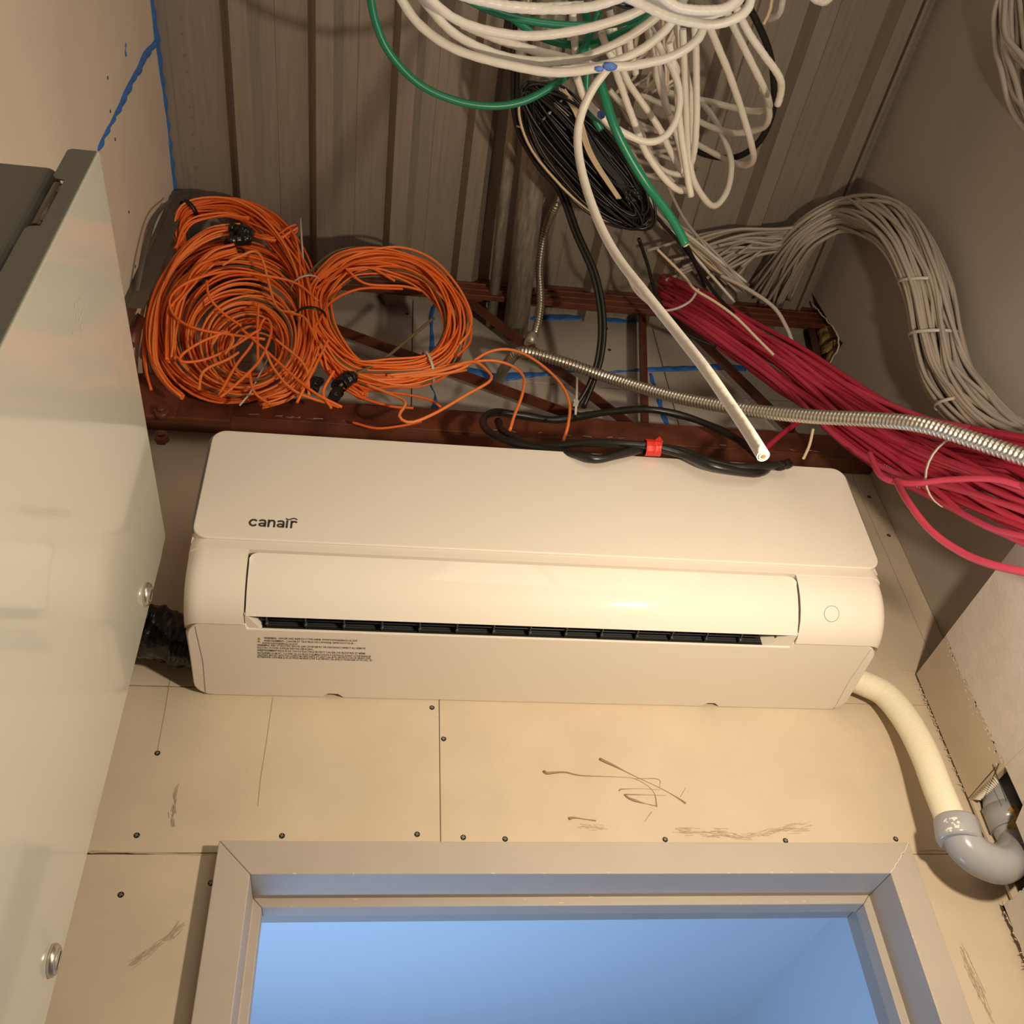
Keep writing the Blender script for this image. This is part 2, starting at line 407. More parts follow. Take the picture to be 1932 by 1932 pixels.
o = MB().box((NX0-.1, 1.43, FLZ), (OX0-0.01, 1.45, NZ)).box((OX1+0.01, 1.43, FLZ), (NX1+.1, 1.45, NZ)).box((OX0-0.01, 1.43, 0.6), (OX1+0.01, 1.45, NZ)).build('wall_front_next_room', BLUEW); o['kind'] = 'structure'

# ---------------------------- door frame (pressed steel: casing faces, reveal, stop, rear rabbet)
dr = struct('door_1', (0.31, 1.35, FLZ))
cy = 1.272; xo0, xo1, xi0, xi1 = -0.178, 0.8125, -0.1328, 0.7645
zo, zi = 0.5955, 0.5490; st = 0.0125; zb = FLZ
prof = [(cy, 0), (1.30, 0)]
def frame_poly(z, side): pass
# head: mitred prism built by hand so that the mitres show
def mitre_piece(name, prof, kind):
    """prof: list of (offset from the inner edge outwards, y). kind head/left/right"""
    n = len(prof); V = []
    for (o_, y) in prof:
        if kind == 'head': V.append((xi0-o_, y, zi+o_))
        elif kind == 'left': V.append((xi0-o_, y, zb))
        else: V.append((xi1+o_, y, zb))
    for (o_, y) in prof:
        if kind == 'head': V.append((xi1+o_, y, zi+o_))
        elif kind == 'left': V.append((xi0-o_-0.0004, y, zi+o_))
        else: V.append((xi1+o_+0.0004, y, zi+o_))
    F = [tuple(range(n)), tuple(range(2*n-1, n-1, -1))]+[(i, n+i, n+(i+1) % n, (i+1) % n) for i in range(n)]
    if kind == 'left': F = [f[::-1] for f in F]
    if kind == 'left': F = [f[::-1] for f in F]
    o = MB().add(V, F).build(name, FRAME, dr)
    bm = bmesh.new(); bm.from_mesh(o.data); bmesh.ops.recalc_face_normals(bm, faces=bm.faces); bm.to_mesh(o.data); bm.free()
    bevel(o, 0.0012, 2); return o
ow = 0.0460
PR = [(ow, 1.2995), (ow, cy), (0, cy), (0, 1.350), (-st, 1.350), (-st, 1.381), (0, 1.381), (0, 1.437), (0.03, 1.437), (0.03, 1.2995)]
mitre_piece('head_frame', PR, 'head'); mitre_piece('jamb', PR, 'left'); mitre_piece('jamb', PR, 'right')
# chipped paint flecks along the edges
mb = MB()
for k in range(46):
    kind = random.choice([0, 0, 1, 1, 2])
    if kind == 0: p = np.array([random.uniform(-0.1, 0.75), cy-0.0006, zi+random.uniform(0, 0.0015)])
    elif kind == 1: p = np.array([xi1+random.uniform(0, 0.002), cy-0.0006, random.uniform(0.28, 0.54)])
    else: p = np.array([random.uniform(-0.1, 0.7), 1.3494, zi-random.uniform(0.0, 0.012)])
    s_ = random.uniform(0.0003, 0.0010); e = random.uniform(1, 4)
    mb.box(p-[s_*e, 0, s_*0.4] if kind != 1 else p-[s_*.5, 0, s_*e], p+[s_*e, 0.0005, s_*0.4] if kind != 1 else p+[s_*.5, 0.0005, s_*e])
mb.build('paint_chips', PLAST, dr)['kind'] = 'stuff'
for sx in (0, 1):
    p0 = np.array([xi1, cy-0.0004, zi]); p1 = np.array([xi1+ow, cy-0.0004, zi+ow])
q = cr([(xi1, cy, zi), (xi1+ow*0.5, cy, zi+ow*0.5), (xi1+ow, cy, zi+ow)], 20)+rng.normal(0, 0.0006, (20, 3))*[1, 0, 1]
MB().tube(q, 0.0008, 5).build('cracked_filler', PLAST, dr)

# ---------------------------- furred-out box at the right, with the slot for the trap
bx = struct('trim_1', (0.99, 1.0, FLZ))
BXF = 0.95; BT = 0.912
def bface(y0, y1, z0, z1, m, nm='drywall_panel', x=BXF, t=0.0125):
    return bevel(MB().box((x, y0, z0), (x+t, y1, z1)).build(nm, m, bx), 0.0008, 1)
paint_y = 1.181
bface(BY, 1.2925, 0.672, BT, GYP)
# white paint coat with a ragged edge
rag = [(paint_y+random.uniform(-0.003, 0.004), z) for z in np.linspace(0.6725, BT-0.001, 40)]
MB().prism([(BY+.002, 0.672)]+rag+[(BY+.002, BT-0.001)], 'x', BXF-0.0006, BXF+0.0003).build('paint_coat', WHITEP, bx)
for k in range(1): pass
mb = MB()
for k in range(70):
    z = random.uniform(0.68, 0.90); y = paint_y+abs(random.gauss(0, 0.006)); s_ = random.uniform(0.0005, 0.0015)
    mb.box((BXF-0.0006, y-s_, z-s_*1.5), (BXF+0.0003, y+s_, z+s_*1.5))
mb.build('paint_specks', WHITEP, bx)['kind'] = 'stuff'
# below: slot between y 1.125 and 1.262, z .50 .. .672
bface(1.285, 1.2925, 0.50, 0.672, GYP); bface(BY, 1.182, 0.50, 0.672, WHITEP); bface(BY, 1.2925, FLZ, 0.50, GYP)
# top ledge and rear lining
MB().box((BXF+0.0005, BY, BT-0.013), (RX, 1.2925, BT-0.0005)).build('drywall_panel', GYP, bx)
MB().box((RX-0.006, 1.0, 0.3), (RX-0.001, 1.2925, 0.89)).build('slot_back', SUBST, bx)
# rough painted patch boards below the slot
jag = [(1.2890, -0.3), (1.2890, 0.445)]
yy = np.linspace(1.287, 1.192, 26)
up = [(y, 0.5075+0.0*(1.287-y)+random.uniform(-0.0018, 0.0018)) for y in yy]
left = [(1.2885+random.uniform(-0.004, 0.001), z) for z in np.linspace(0.30, 0.512, 30)]
bevel(MB().prism([(BY, FLZ), (1.288, FLZ)]+left+up+[(1.190, 0.5175), (1.186, 0.586), (1.15, 0.60), (BY, 0.60)], 'x', 0.930, 0.9445).build('patch_board', WHITEP, bx), 0.0008, 1)
mb = MB()
for k in range(12):       # torn paper fuzz along the patch edges and the gap
    z = random.uniform(0.36, 0.51); p = np.array([0.931, 1.288, z]); d = np.array([random.uniform(-.005, -.001), random.uniform(-.001, .004), random.uniform(-.003, .003)])
    mb.tube([p, p+d*0.5, p+d+rng.normal(0, .001, 3)], [0.0009, 0.0006, 0.0003], 4)
for k in range(46):
    z = random.uniform(0.685, 0.905); p = np.array([BXF-0.001, 1.293, z]); d = np.array([random.uniform(-.004, .001), random.uniform(-.004, .002), random.uniform(-.003, .003)])
    mb.tube([p, p+d*0.5, p+d+rng.normal(0, .001, 3)], [0.0008, 0.0005, 0.0003], 4)
mb.build('paper_fuzz', PLAST, bx)['kind'] = 'stuff'
# saw cut lines on the face, ribbed filler above the slot
def line_on(mb, pts, w, nrm, m=None):
    P = np.array(pts); nrm = np.array(nrm, float); T = np.gradient(P, axis=0); T /= np.linalg.norm(T, axis=1)[:, None]
    S = np.cross(T, nrm)*w*0.5; n = len(P); V = list(P+S)+list(P-S)+list(P+S+nrm*0.0004)+list(P-S+nrm*0.0004)
    F = []
    for i in range(n-1):
        F += [(2*n+i, 2*n+i+1, 3*n+i+1, 3*n+i), (i, 2*n+i, 3*n+i, n+i) if i == 0 else (i, i+1, 2*n+i+1, 2*n+i), (n+i, 3*n+i, 3*n+i+1, n+i+1)]
    return mb.add(V, F)
mb = MB()
for a_, b_ in (((1858, 1507), (1886, 1440)), ((1874, 1442), (1900, 1512)), ((1828, 1507), (1880, 1447))):
    p, q = aX(*a_, BXF), aX(*b_, BXF); p[0] = q[0] = BXF-0.0008; line_on(mb, [p, (p+q)/2, q], 0.0012, (-1, 0, 0))
mb.build('saw_cut', INK, bx)
mb = MB()
for k in range(13):
    u = k/12; p = aX(1832+u*42, 1507-u*42, BXF); q = aX(1850+u*34, 1508-u*30, BXF)
    mb.tube([p, q], 0.0016, 5)
mb.build('ribbed_filler', PLAST, bx)
P = cr([(BXF+0.03, 1.25, 0.655), (BXF+0.03, 1.235, 0.60), (BXF+0.035, 1.225, 0.53)], 26)
mb = MB().tube(P+rng.normal(0, .002, P.shape), 0.013+rng.normal(0, .003, 26), 9); mb.build('insulation_wisp', WOOL, bx)

# ---------------------------- screws, pencil lines, stains on the drywall
def screw(p, nrm, parent, r=0.0042):
    p = np.array(p, float); nrm = np.array(nrm, float)
    mb = MB().cyl(p, p+nrm*0.0009, r, 12, r*0.85)
    a = np.cross(nrm, [0.3, 0.2, 1.0]); a /= np.linalg.norm(a); b = np.cross(nrm, a); q = p+nrm*0.001
    o = mb.build('drywall_screw', SCREW, parent)
    mb2 = MB()
    for u in (a, b):
        v = np.cross(nrm, u); V = [q+u*r*0.6+v*0.0005, q-u*r*0.6+v*0.0005, q-u*r*0.6-v*0.0005, q+u*r*0.6-v*0.0005]
        V += [x+nrm*0.0003 for x in V]; mb2.add(V, [(0, 1, 2, 3), (4, 7, 6, 5), (0, 4, 5, 1), (2, 6, 7, 3), (1, 5, 6, 2), (0, 3, 7, 4)])
    mb2.build('cross_recess', STEEL, o)
    return o
for p in ((297, 1421), (258, 1576), (532, 1577), (815, 1335), (837, 1394), (787, 1574), (874, 1580), (953, 1583), (1255, 1584), (1482, 1586), (1690, 1583), (228, 1688), (398, 1666), (1640, 937), (1677, 1010)):
    screw(aY(*p, WY), YN, wf)
for p in ((203, 147), (217, 263), (243, 400), (255, 503), (208, 210)): screw(aX(*p, LX), XN, wl, 0.003)
for p in ((1150, 660), (1144, 620), (768, 592)): screw(aY(*p, UY), YN, wf, 0.0045)
mb = MB()
for L_ in ([(322, 1278), (312, 1340), (297, 1420)], [(515, 1316), (503, 1400), (492, 1470), (487, 1520)], [(1735, 1605), (1760, 1604), (1785, 1606)], [(1694, 1262), (1722, 1268), (1745, 1266)]):
    line_on(mb, [aY(*p, WY-0.0003) for p in L_], 0.0009, YN)
for L_ in ([(1066, 690), (1068, 780)], [(975, 720), (982, 800)]): line_on(mb, [aY(*p, UY-0.0003) for p in L_], 0.0008, YN)
mb.build('pencil_line', SCUFF, wf)
def C7(x, y): return (900+x/3.22, 1300+y/3.22)
def drip(pts, r):
    P = cr([aY(*C7(*p), WY-0.0006) for p in pts], 40)
    MB().tube(P, np.interp(np.linspace(0, 1, 40), np.linspace(0, 1, len(r)), np.array(r)*0.75), 6).build('glue_drip', STAIN, wf)
drip([(745, 425), (775, 440), (830, 465), (950, 525), (1120, 605), (1220, 662), (1268, 695)], [0.0033, 0.0026, 0.0010, 0.0006, 0.0005, 0.0005, 0.0009, 0.0022])
drip([(405, 500), (425, 512), (530, 505), (630, 525), (830, 533), (950, 543), (1040, 590), (1080, 640), (1092, 715)], [0.0034, 0.0018, 0.0014, 0.0008, 0.0005, 0.0004, 0.0004, 0.0004, 0.0012])
drip([(895, 640), (925, 665), (1000, 690), (1095, 712)], [0.0018, 0.0028, 0.0006, 0.0008]); drip([(905, 640), (1000, 642), (1150, 647)], [0.0012, 0.0004, 0.0003])
drip([(558, 788), (590, 782), (650, 790), (722, 800)], [0.0032, 0.0011, 0.0008, 0.0014]); drip([(865, 620), (880, 608), (1000, 605), (1110, 612)], [0.0012, 0.0004, 0.0003, 0.0003])
drip([(1268, 600), (1235, 655)], [0.0003, 0.0004]); drip([(1062, 745), (1018, 805)], [0.0005, 0.0003]); drip([(950, 545), (1100, 548), (1110, 600)], [.0003, .0006, .0003])
def scuffs(path, n, spread, ln, m=SCUFF):
    mb = MB(); P = cr([aY(*p, WY-0.0002) for p in path], 50); T = np.gradient(P, axis=0); T /= np.linalg.norm(T, axis=1)[:, None]
    for k in range(n):
        i = random.randint(2, 47); c = P[i]+np.cross(T[i], YN)*random.gauss(0, spread)
        l = random.uniform(0.3, 1)*ln; d = T[i]+rng.normal(0, 0.12, 3); d[1] = 0; c = c+YN*(0.0000045*k)
        line_on(mb, [c-d*l/2, c, c+d*l/2], random.uniform(0.0002, 0.0007), YN)
    mb.build('scuff_mark', m, wf)['kind'] = 'stuff'
scuffs([(1270, 1568), (1340, 1572), (1410, 1576), (1470, 1566), (1535, 1555)], 120, 0.0035, 0.025)
scuffs([(1085, 1560), (1140, 1562)], 22, 0.002, 0.012)
scuffs([(335, 1482), (329, 1510), (326, 1560)], 60, 0.0018, 0.010)
scuffs([(348, 1740), (310, 1775), (250, 1818)], 80, 0.0025, 0.014)
scuffs([(1815, 1795), (1845, 1860), (1872, 1925)], 40, 0.003, 0.035)
mb = MB()      # rough cut edge of the lower left board
P = cr([aY(163, 1608, WY), aY(250, 1609, WY), aY(330, 1610, WY), aY(412, 1612, WY)], 70)
bead(mb, P, 0.0035, 0.0012, YN, 0.6); mb.build('cut_board_edge', SCUFF, wf)

# ---------------------------- blue fire-stop sealant
def sealant(par, lines, w, nrm, th=0.006):
    for L_ in lines:
        mb = MB(); bead(mb, L_, w, th, nrm, 0.85); mb.build('firestop_sealant', BLUE, par)
sealant(wf, [[aY(*p, UY) for p in L_] for L_ in (
    [(1000, 602), (1080, 599), (1200, 606), (1300, 606), (1420, 612), (1525, 618)],
    [(905, 588), (930, 608), (960, 625), (1010, 632)],
    [(860, 690), (930, 712), (990, 708), (1070, 700), (1140, 702), (1225, 698), (1330, 693), (1410, 697)])], 0.017, YN)
sealant(wf, [[aY(*p, UY) for p in L_] for L_ in (
    [(822, 560), (812, 610), (818, 660), (812, 720), (822, 745), (818, 780)],
    [(1226, 704), (1243, 755), (1258, 803)])], 0.011, YN)
zc = DZ-0.013
sealant(wl, [[aX(*p, LX) for p in L_] for L_ in ([(300, 72), (275, 105), (262, 130), (240, 168), (222, 205), (205, 240), (184, 284)],)], 0.012, XN)
P = [aZ(*p, zc)for p in ((296, -30), (300, 40), (306, 110), (317, 200), (327, 300), (336, 380))]
for p in P: p[0] = LX
sealant(wl, [P], 0.021, XN)
sealant(wl, [[aX(*p, LX) for p in L_] for L_ in ([(236, 80), (237, 108)],)], 0.006, XN, 0.003)
sealant(wl, [[aX(*p, LX) for p in L_] for L_ in ([(264, 715), (270, 745), (280, 800), (290, 835)], )], 0.014, XN)

# ---------------------------- insulation in the hole by the right wall
mb = MB(); P = cr([(RX+0.045, 1.285, 1.90), (RX+0.04, 1.275, 1.85), (RX+0.04, 1.27, 1.78), (RX+0.04, 1.29, 1.70)], 40)
mb.tube(P+rng.normal(0, .003, P.shape), 0.036+rng.normal(0, .004, 40), 14)
tag(mb.build('insulation_batt', WOOL), 'yellow mineral wool poking out of the cut-out at the joist end', 'insulation')

# ------------------------------------------------------------------ STEEL JOIST
jo = thing('steel_joist', 'red-brown open-web steel joist running above the air conditioner', 'joist', (0.3, 1.27, 1.36))
JY = 1.25
bz = 1.422; bt = 1.487
JX0, JX1 = LX+0.005, RX+0.03
bevel(MB().box((JX0, JY, bz), (JX1, JY+0.005, bt)).box((JX0, JY+0.0051, bz+0.0003), (JX1, JY+0.045, bz+0.005)).build('bottom_chord', RUST, jo), 0.0015, 2)
bevel(MB().box((JX0, JY-0.008, 1.887), (JX1, JY+0.005, 1.9395)).box((JX0, JY-0.012, 1.905), (JX1, JY+0.003, 1.909)).box((JX0, JY-0.012, 1.928), (JX1, JY+0.003, 1.932)).box((JX0, JY, 1.94), (JX1, JY+0.045, 1.948)).build('top_chord', RUST, jo), 0.001, 1)
MB().box((JX0, JY+0.01, 1.9485), (JX1, JY+0.04, 1.984)).build('chord_packing', RUST, jo)
def web(a, b, w=0.016, y=JY+0.035, nm='web_member'):
    a, b = aY(*a, y), aY(*b, y); d = b-a; d /= np.linalg.norm(d); s_ = np.cross(d, [0, 1.0, 0])*w
    V = [a-s_, a+s_, b+s_, b-s_]; V2 = [v+[0, 0.004, 0] for v in V]
    mb = MB().add(V+V2, [(0, 1, 2, 3), (4, 7, 6, 5), (0, 4, 5, 1), (1, 5, 6, 2), (2, 6, 7, 3), (3, 7, 4, 0)])
    V = [a-s_, a-s_*0.75, b-s_*0.75, b-s_]; V2 = [v+[0, -0.022, 0] for v in V]
    mb.add(V+V2, [(0, 1, 2, 3), (4, 7, 6, 5), (0, 4, 5, 1), (1, 5, 6, 2), (2, 6, 7, 3), (3, 7, 4, 0)])
    o = mb.build(nm, RUST, jo)
    bm = bmesh.new(); bm.from_mesh(o.data); bmesh.ops.recalc_face_normals(bm, faces=bm.faces); bm.to_mesh(o.data); bm.free()
web((600, 610), (1100, 792), 0.010); web((880, 565), (1195, 806), 0.012); web((1212, 590), (1217, 812), 0.009)
web((1285, 605), (1500, 820), 0.011); web((1530, 600), (1552, 700), 0.011); web((430, 560), (640, 640), 0.010)
# the seat plate bolted at the left end
pl = bevel(MB().box((JX0, JY-0.022, 1.385), (-0.27, JY-0.004, 1.492)).box((JX0, JY-0.03, 1.376), (-0.365, JY-0.022, 1.497)).build('end_plate', RUST, jo), 0.003, 2)
for p in ((305, 782), (305, 828)):
    c = aY(*p, JY-0.03)
    mb = MB().cyl(c+[0, 0.004, 0], c-[0, 0.010, 0], 0.013, 6); mb.cyl(c-[0, .009, 0], c-[0, 0.016, 0], 0.006, 10)
    mb.build('bolt', RUST, pl)
mb = MB()
for k in range(26):
    x = random.choice([random.uniform(-0.28, -0.05), random.uniform(-0.2, -0.1), random.uniform(0.2, 0.9)])
    line_on(mb, [np.array([x, JY-0.0003, 1.432]), np.array([x+random.uniform(.003, .02), JY-0.0003, 1.432+random.uniform(-.003, .003)])], random.uniform(.0006, .003), YN)
mb.build('paint_scratch', SCUFF, jo)['kind'] = 'stuff'

# steel strap and bracket on the left wall by the corner
o = thing('steel_strap', 'perforated grey steel strap standing on the left wall beside the orange coil', 'bracket', aX(255, 640, LX+0.008))
t0, t1 = aX(337, 372, LX+0.012), aX(243, 598, LX+0.012)
d = (t1-t0)/np.linalg.norm(t1-t0); s_ = np.cross(d, XN); mb = MB()
V = [t0-s_*.014, t0+s_*.014, t1+s_*.02, t1-s_*.02]; V2 = [v-XN*0.010 for v in V]
mb.add(V+V2, [(0, 1, 2, 3), (4, 7, 6, 5), (0, 4, 5, 1), (1, 5, 6, 2), (2, 6, 7, 3), (3, 7, 4, 0)])
V = [t0+s_*.013, t0+s_*.016, t1+s_*.022, t1+s_*.019]; V2 = [v+XN*0.028 for v in V]
mb.add(V+V2, [(0, 1, 2, 3), (4, 7, 6, 5), (0, 4, 5, 1), (1, 5, 6, 2), (2, 6, 7, 3), (3, 7, 4, 0)])
mb.build('strap', STRAP, o)
mb = MB()
for k in range(9):
    p = t0+(t1-t0)*(0.1+0.1*k)+s_*.003+XN*0.0003; mb.cyl(p, p+XN*0.0006, 0.0032, 8)
mb.build('strap_holes', DARK, o)
p0, p1 = aX(262, 600, LX+0.01), aX(246, 650, LX+0.01)
MB().tube([p0, p1], 0.012, 4).build('rusty_clip', RUST, o)
MB().tube(cr([aX(310, 385, LX+.006), aX(283, 430, LX+.008), aX(265, 520, LX+.008), aX(250, 590, LX+.006)], 30), 0.0025, 6).build('drop_wire', STRAP, o)
MB().tube(cr([aX(322, 378, LX+.02), aX(292, 410, LX+.02), aX(272, 480, LX+.02), aX(256, 560, LX+.016)], 30), 0.0055, 6, flat=(1, .35)).build('flat_strap', STRAP, o)

# ------------------------------------------------------------------ PIPES AND FLEXIBLE CONDUIT
def pipe(name, pa, pb, z, r, label, ext=1.6):
    a, b = aZ(*pa, z), aZ(*pb, z); d = (b-a); d /= np.linalg.norm(d)
    a2 = a-d*ext; k = (UY+0.02-b[1])/d[1]; b = b+d*k
    t = thing(name, label, 'pipe', (b[0], b[1], z-r))
    MB().tube([a2, (a2+b)/2, b], r, 24).build('pipe_run', STEEL, t)
    q = b-d*0.012
    mb = MB(); n = 26; ang = np.arange(n)*2*math.pi/n; A = np.cross(d, [0, 0, 1.0]); B = np.cross(d, A)
    C = [q+(r+0.003+random.uniform(0, .004))*(math.cos(x)*A+math.sin(x)*B) for x in ang]
    mb.tube(C, 0.006+rng.uniform(-.002, .003, n), 7, True); mb.build('sealant_collar', BLUE, t)
    return t
pipe('steel_pipe', (1010, 290), (975, 600), 1.875, 0.0285, 'thick galvanized pipe under the deck going into the blue-sealed wall', 0.7)
pipe('steel_pipe', (962, 290), (930, 575), 1.905, 0.0125, 'thin steel conduit running left of the thick pipe', 0.7)
cfx = thing('flexible_conduit', 'short flexible metal conduit hanging beside the thick pipe', 'conduit', aY(1000, 640, 1.28))
flex(MB(), [aZ(1063, 348, 1.94), aZ(1050, 385, 1.90), aT(1030, 430, 2.24), aT(1018, 500, 2.26), aT(1020, 570, 2.24), aT(1012, 620, 2.22), aT(1000, 642, 2.2)], 0.0095, 0.0062, 0.0022).build('armour', FLEX, cfx)
mb = MB().cyl(aT(1004, 630, 2.19), aT(1000, 650, 2.18), 0.014, 12); mb.build('connector', STEEL, cfx)
cfx = thing('flexible_conduit', 'long flexible metal conduit sweeping across to the right over the red cables', 'conduit', aY(940, 722, 1.32))
flex(MB(), [aY(938, 724, 1.32), aT(955, 690, 2.06), aT(985, 664, 2.0), aT(1060, 682, 1.97), aT(1150, 713, 1.93), aT(1270, 748, 1.83), aT(1400, 772, 1.72), aT(1520, 785, 1.62), aT(1650, 792, 1.53), aT(1740, 802, 1.47), aT(1830, 828, 1.43), aT(1960, 872, 1.38)], 0.0118, 0.0074, 0.0036, 14).build('armour', FLEX, cfx)
cfx = thing('flexible_conduit', 'flexible grey conduit below the red cables by the right edge', 'conduit', aT(1740, 915, 1.50))
flex(MB(), [aT(1660, 880, 1.80), aT(1720, 908, 1.72), aT(1790, 924, 1.66), aT(1880, 926, 1.62), aT(1990, 918, 1.58)], 0.0105, 0.006, 0.0015, 12).build('armour', GREYC, cfx)
cfx = thing('flexible_conduit', 'flexible conduit behind the long one against the grey bundle at right', 'conduit', aT(1860, 850, 1.6))
flex(MB(), [aT(1800, 838, 1.68), aT(1860, 832, 1.64), aT(1960, 822, 1.58)], 0.0095, 0.0065, 0.002, 12).build('armour', FLEX, cfx)

# ------------------------------------------------------------------ AIR CONDITIONER
ac = thing('air_conditioner', 'white split air conditioner unit mounted above the doorway', 'air conditioner', (0.27, 1.3, 0.839))
AX0, AX1 = -0.2555, 0.797
def rrect(x0, x1, y0, y1, r, n=6, corners=(1, 1, 1, 1)):
    """corners: (x0,y0),(x1,y0),(x1,y1),(x0,y1)"""
    out = []
    for (cx, cy_, a0, k) in ((x0, y0, 180, 0), (x1, y0, 270, 1), (x1, y1, 0, 2), (x0, y1, 90, 3)):
        if not corners[k]: out.append((cx, cy_)); continue
        sx = 1 if cx == x0 else -1; sy = 1 if cy_ == y0 else -1; rr = r*corners[k]
        for i in range(n+1):
            a = math.radians(a0+90*i/n); out.append((cx+sx*rr+rr*math.cos(a), cy_+sy*rr+rr*math.sin(a)))
    return out
def mirror_x(v): return v
def fix(o):
    bm = bmesh.new(); bm.from_mesh(o.data); bmesh.ops.recalc_face_normals(bm, faces=bm.faces); bm.to_mesh(o.data); bm.free(); return o
# loft along x with rounded cheeks. profile points (y,z); inset pulls y towards the wall near the ends
def loft(mb, prof, xs, ins, zin=None, low=False):
    n = len(prof); V = []; zin = zin or [0]*len(xs)
    zc_ = sum(p[1] for p in prof)/n
    for x, i_, zz in zip(xs, ins, zin):
        for (y, z) in prof: V.append((x, y+i_*(1 if y < 1.2 else 0), z+((zc_-z)*i_*9 if (z < zc_ and low) else 0)))
    F = [tuple(range(n))[::-1], tuple((len(xs)-1)*n+k for k in range(n))]
    for i in range(len(xs)-1):
        for k in range(n): F.append((i*n+k, i*n+(k+1) % n, (i+1)*n+(k+1) % n, (i+1)*n+k))
    return mb.add(V, F)
def endx(x0, x1, r, left, right):
    xs, ins = [], []
    if left:
        for a in np.linspace(90, 0, 7): xs.append(x0+r-r*math.sin(math.radians(a))); ins.append(r-r*math.cos(math.radians(a)))
    else: xs.append(x0); ins.append(0)
    if right:
        for a in np.linspace(0, 90, 7): xs.append(x1-r+r*math.sin(math.radians(a))); ins.append(r-r*math.cos(math.radians(a)))
    else: xs.append(x1); ins.append(0)
    return xs, ins
LV0, LV1 = -0.1695, 0.6500
curve = [(1.0660, 0.9360), (1.0668, 0.925), (1.0700, 0.908), (1.0755, 0.893), (1.0850, 0.877), (1.0965, 0.8645), (1.1100, 0.855), (1.1220, 0.850), (1.132, 0.8475)]
cheek = curve+[(1.135, 0.8560), (1.16, 0.8580), (1.16, 0.9400), (1.0665, 0.9400)]
mb = MB()
xs, ins = endx(AX0, LV0-0.0012, 0.026, True, False); loft(mb, cheek, xs, ins, low=True)
xs, ins = endx(LV1+0.0012, AX1, 0.026, False, True); loft(mb, cheek, xs, ins, low=True)
xs, ins = endx(AX0, AX1, 0.022, True, True); loft(mb, [(1.0655, 0.9310), (1.0655, 0.9470), (1.0672, 0.9476), (1.0672, 0.968), (1.16, 0.968), (1.16, 0.9310)], xs, ins)
cov = smooth_by_angle(fix(mb.build('front_cover', ACM, ac)))
mb = MB(); xs, ins = endx(AX0+0.002, AX1-0.002, 0.020, True, True)
loft(mb, [(1.16, 0.93), (1.16, 0.853), (1.2995, 0.853), (1.2995, 1.160), (1.085, 1.160), (1.075, 1.15), (1.075, 0.9456), (1.16, 0.9456)], xs, [0]*len(xs)); 
smooth_by_angle(fix(mb.build('rear_casing', ACM, ac))).modifiers.clear()
# front panel: a slightly domed plate with big lower corners, dark grey side rims
def plate_outline(x0, x1, z0, z1, rb, rt, n=8):
    out = []
    for (cx, cz, a0, r) in ((x0, z0, 180, rb), (x1, z0, 270, rb), (x1, z1, 0, rt), (x0, z1, 90, rt)):
        sx = 1 if cx == x0 else -1; sz = 1 if cz == z0 else -1
        for i in range(n+1):
            a = math.radians(a0+90*i/n); out.append((cx+sx*r+r*math.cos(a), cz+sz*r+r*math.sin(a)))
    return out
def tilt_plate(nm, outline, y_at, th, m, bev=0.002):
    n = len(outline); V = [(x, y_at(z), z) for x, z in outline]+[(x, y_at(z)+th, z) for x, z in outline]
    F = [tuple(range(n)), tuple(range(2*n-1, n-1, -1))]+[(i, (i+1) % n, n+(i+1) % n, n+i) for i in range(n)]
    o = fix(MB().add(V, F).build(nm, m, ac)); bevel(o, bev, 3); return o
ya = lambda z: 1.0625-(z-0.9465)*0.038
fp = tilt_plate('front_panel', plate_outline(AX0+0.003, AX1+0.0005, 0.9475, 1.167, 0.022, 0.022), ya, 0.010, ACW)
tilt_plate('panel_rim', plate_outline(AX0-0.0015, AX1+0.0055, 0.965, 1.1665, 0.008, 0.020), lambda z: ya(z)+0.005, 0.014, ACG, 0.001)
# louver
mb = MB(); lp = [(1.0665, 0.9265), (1.0700, 0.912), (1.0765, 0.8960), (1.0860, 0.8800), (1.0985, 0.8640), (1.1150, 0.8500)]
n = len(lp); outer = lp; inner = [(y+0.005, z+0.004) for y, z in lp][::-1]
LX0, LX1 = LV0+0.0015, LV1-0.0015
corner = [0.0, 0.004]
V, F = [], []
full = outer+inner; m_ = len(full)
xsl = [LX0, LX0+0.0025, LX0+0.007, LX0+0.012, LX1-0.012, LX1-0.007, LX1-0.0025, LX1]
drop = [0.0105, 0.0045, 0.0012, 0, 0, 0.0012, 0.0045, 0.0105]
for x, dd in zip(xsl, drop):
    for i, (y, z) in enumerate(full):
        top = (i == 0 or i == m_-1)
        V.append((x, y, z-(dd if top else dd*0.0)))
F = [tuple(range(m_)), tuple((len(xsl)-1)*m_+k for k in range(m_))]
for i in range(len(xsl)-1):
    for k in range(m_): F.append((i*m_+k, i*m_+(k+1) % m_, (i+1)*m_+(k+1) % m_, (i+1)*m_+k))
lv = smooth_by_angle(fix(mb.add(V, F).build('louver', ACW, ac))); 

MB().box((LV0, 1.0745, 0.9275), (LV1, 1.09, 0.9305)).build('louver_gap', ACG, ac)
